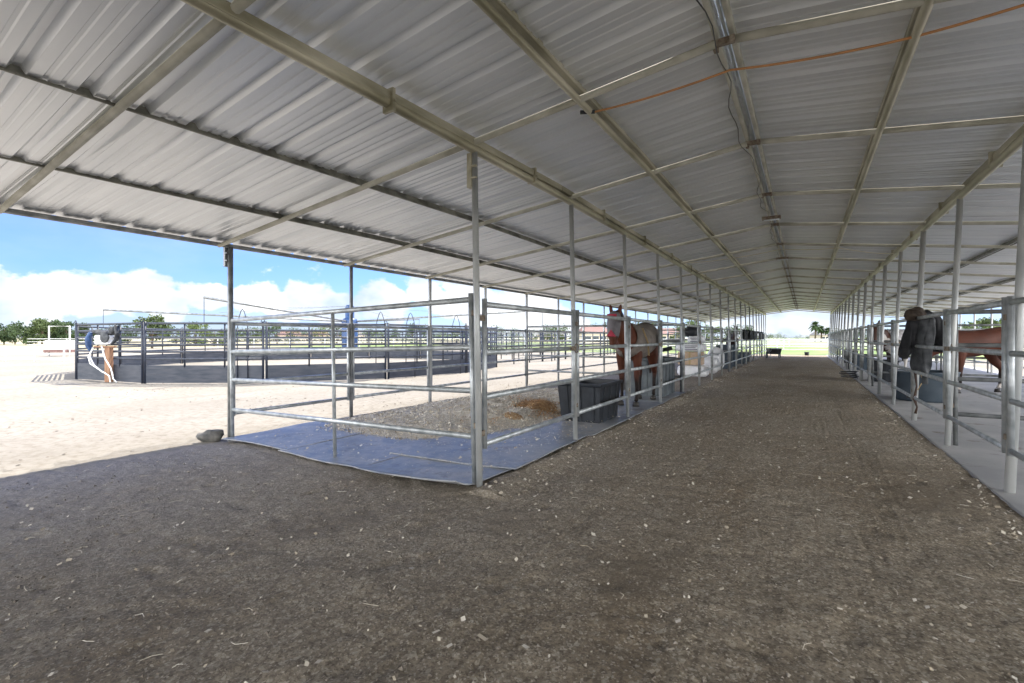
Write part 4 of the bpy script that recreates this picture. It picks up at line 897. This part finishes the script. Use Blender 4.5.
# ---------------------------------------------------------------- trees and houses
def tree(loc, h, r, tone, label, n=2200, group='trees beyond the yard', trunk_h=.3, flat=1.0, leaf=.35):
    e = empty('tree', loc, label, 'tree', group)
    b = MB(); b.tube([(0, 0, -.3), (.05 * h * .2, 0, h * trunk_h), (0, .02 * h, h * .75)], [h * .035, h * .025, h * .008], 8)
    rr = random.Random(int(loc[0] * 7 + loc[1] * 3)); cl = []
    for _ in range(11):
        a = rr.uniform(0, 6.28); q_ = r * rr.uniform(.15, .72); z = h * rr.uniform(trunk_h + .08, .88); k = 1 - .5 * max(0, (z / h - .6) / .4)
        c_ = Vector((q_ * math.cos(a) * k, q_ * math.sin(a) * k, z)); cl.append((c_, r * rr.uniform(.26, .46)))
        b.tube([(0, 0, h * trunk_h * .9), c_ * .6 + Vector((0, 0, h * .15)), c_], [h * .012, h * .008, h * .003], 5)
    b.build('trunk', M['bark'], e, smooth=True)
    g_ = np.random.default_rng(int(abs(loc[0] * 13 + loc[1]))); V = []
    per = n // len(cl)
    for c_, cr_ in cl:
        d = g_.normal(size=(per, 3)); d /= np.linalg.norm(d, axis=1)[:, None]; rad = cr_ * (g_.uniform(.35, 1.12, per))[:, None]
        p = np.array(c_) + d * rad * np.array([1, 1, .72 * flat]); t1 = g_.normal(size=(per, 3)); t1 /= np.linalg.norm(t1, axis=1)[:, None]; t2 = np.cross(t1, g_.normal(size=(per, 3))); t2 /= np.linalg.norm(t2, axis=1)[:, None]
        s_ = leaf * g_.uniform(.5, 1.2, per)[:, None] * h / 8
        V.append(np.stack([p - t1 * s_, p + t2 * s_ * .6, p + t1 * s_, p - t2 * s_ * .6], 1))
    V = np.concatenate(V).reshape(-1, 3); f = np.arange(len(V)).reshape(-1, 4)
    me = bpy.data.meshes.new('crown'); me.from_pydata(V.tolist(), [], f.tolist()); link('crown', me, LEAF[tone], e); return e
def at(x, d): xc = (x - 512) / F_PX * d; return Vector((xc * cs - d * sn, xc * sn + d * cs, -.15))
TL = [(-60, 95, 5.5, 3.4, 0), (-25, 92, 4.8, 3.2, 1), (4, 96, 4.4, 3.0, 0), (28, 92, 4.8, 3.0, 0), (42, 90, 5.0, 2.9, 1), (56, 96, 5.4, 3.0, 0), (70, 92, 4.6, 2.7, 0), (88, 96, 4.4, 2.6, 1), (15, 100, 4.0, 2.8, 1),
      (152, 62, 4.7, 2.7, 1), (110, 90, 3.6, 3.0, 0), (128, 95, 3.8, 3.0, 0), (176, 95, 3.5, 3.0, 1), (196, 80, 3.9, 2.8, 2), (214, 78, 3.7, 2.7, 2), (232, 90, 3.5, 3.0, 1), (250, 100, 3.6, 3.2, 1)]
for i, (x, d, h, r, tone) in enumerate(TL):
    lab = f'{["dark green", "mid green", "pale green"][tone]} bushy tree in the row behind the left yard, {ORD[i]} by planting' 
    tree(at(x, d), h, r, tone, '', n=2600 if x < 100 else 1500, trunk_h=.28 if x == 152 else .1)
k = 0
for x in list(range(262, 590, 15)) + list(range(592, 756, 15)):
    d = 118 + 20 * math.sin(x * .7); tree(at(x, d), 3.4 + 1.2 * math.sin(x * 1.3) ** 2 + (1.2 if x > 590 else 0), 3.4, (x // 22) % 3, '', n=900, trunk_h=.1)
for x in (948, 962, 975, 988, 1003, 1020): tree(at(x, 60 + 3 * math.sin(x)), 3.3 + .9 * math.sin(x * 2.1) ** 2, 1.9, 1 + (x % 2), '', n=1300, trunk_h=.15)
for x in (838, 852, 868, 886, 905, 925): tree(at(x, 105), 3.2 + math.sin(x) ** 2, 3.0, (x % 3), '', n=900, trunk_h=.1)
# tall palm-like trees beyond the field
def palm(loc, h, label):
    e = empty('palm_tree', loc, label, 'tree', 'palms beyond the field'); MB().tube([(0, 0, 0), (.15, 0, h * .5), (0, 0, h)], [.3, .22, .2], 8).build('trunk', M['bark'], e, smooth=True)
    b = MB()
    for i in range(34):
        a = i * 2.4; el = R(70 - i * 3.6); ln = h * .42; P = []
        for t in np.linspace(0, 1, 6): P.append(Vector((math.cos(a) * math.cos(el) * ln * t, math.sin(a) * math.cos(el) * ln * t, h + math.sin(el) * ln * t - .35 * ln * t * t)))
        b.tube(P, [(.12, .02), (.40, .03), (.5, .03), (.45, .03), (.3, .02), (.05, .01)], 6)
    b.build('crown', LEAF[0], e)
palm(at(815, 150), 5.4, 'tallest bushy palm against the sky beyond the aisle'); palm(at(821, 152), 4.3, 'shorter palm just right of the tallest palm'); palm(at(828, 150), 3.8, 'small palm at the right end of the palms')
for x, d, h, r, tn in ((757, 190, 2.6, 3.5, 2), (768, 190, 2.9, 3.5, 0), (776, 180, 2.9, 3.5, 2), (786, 190, 2.4, 3.6, 0), (797, 190, 2.3, 3.6, 0), (807, 185, 2.6, 3.2, 0)): tree(at(x, d), h, r, tn, '', n=900, trunk_h=.1)
trees = [o for o in COL.objects if o.name.split('.')[0] == 'tree']
def house(loc, wd, dp, ht, roofm, label, rz=0):
    e = empty('house', loc, label, 'house', 'houses beyond the yard', rz=rz); MB().box((0, 0, ht / 2), (wd, dp, ht)).build('wall', M['stucco'], e)
    b = MB(); x, y = wd / 2 + .4, dp / 2 + .4; b.add([(-x, -y, ht), (x, -y, ht), (x, y, ht), (-x, y, ht), (-x * .7, 0, ht + 1.7), (x * .7, 0, ht + 1.7)], [(0, 1, 5, 4), (1, 2, 5), (2, 3, 4, 5), (3, 0, 4), (3, 2, 1, 0)]); b.build('roof', roofm, e)
    for u in (-.3, 0, .3): MB().box((u * wd, -dp / 2 - .02, ht * .55), (1.2, .06, 1.0)).build('window', M['window'], e)
for x, d, wd, rm_, lab in ((290, 190, 9, 'roofred', 'low house with a red tiled roof behind the round pen, left of three'), (318, 186, 8, 'roofred', 'low house with a red tiled roof behind the round pen, middle of three'), (352, 195, 9, 'roofgrey', 'low grey-roofed house behind the round pen, right of three'),
                           (593, 95, 5, 'roofred', 'tan house with a red roof seen left of the horse mask'), (668, 130, 7, 'roofred', 'tan house with a red roof behind the tall grey bin'), (822, 170, 5, 'roofgrey', 'pale house below the palms beyond the field'), (550, 150, 8, 'roofgrey', 'grey-roofed house behind the far corrals')):
    house(at(x, d), wd, 6, 2.3, M[rm_], lab, rz=YAW)
# unique tree labels by what they look like and where they stand
def px(o):
    v = o.location; dd = -v.x * sn + v.y * cs; return 512 + F_PX * (v.x * cs + v.y * sn) / dd
sec = [(100, 'behind the left yard'), (270, 'behind the round pen'), (590, 'on the horizon behind the pens'), (760, 'behind the horse and bins'), (836, 'at the far side of the green field'), (940, 'behind the far right pens'), (9999, 'above the bay horse at the right edge')]
bins = {}
for o in sorted(trees, key=px):
    for s_, t in sec:
        if px(o) < s_: bins.setdefault(t, []).append(o); break
for t, lst in bins.items():
    for i, o in enumerate(lst):
        tone = o.children[1].data.materials[0].name if len(o.children) > 1 else ''
        tn = {LEAF[0].name: 'dark green', LEAF[1].name: 'mid green', LEAF[2].name: 'pale green'}.get([c for c in o.children if c.name.startswith('crown')][0].data.materials[0].name, 'green')
        o['label'] = f'{tn} leafy tree {t}, {ORD[i]} from the left'; o['group'] = 'trees ' + t
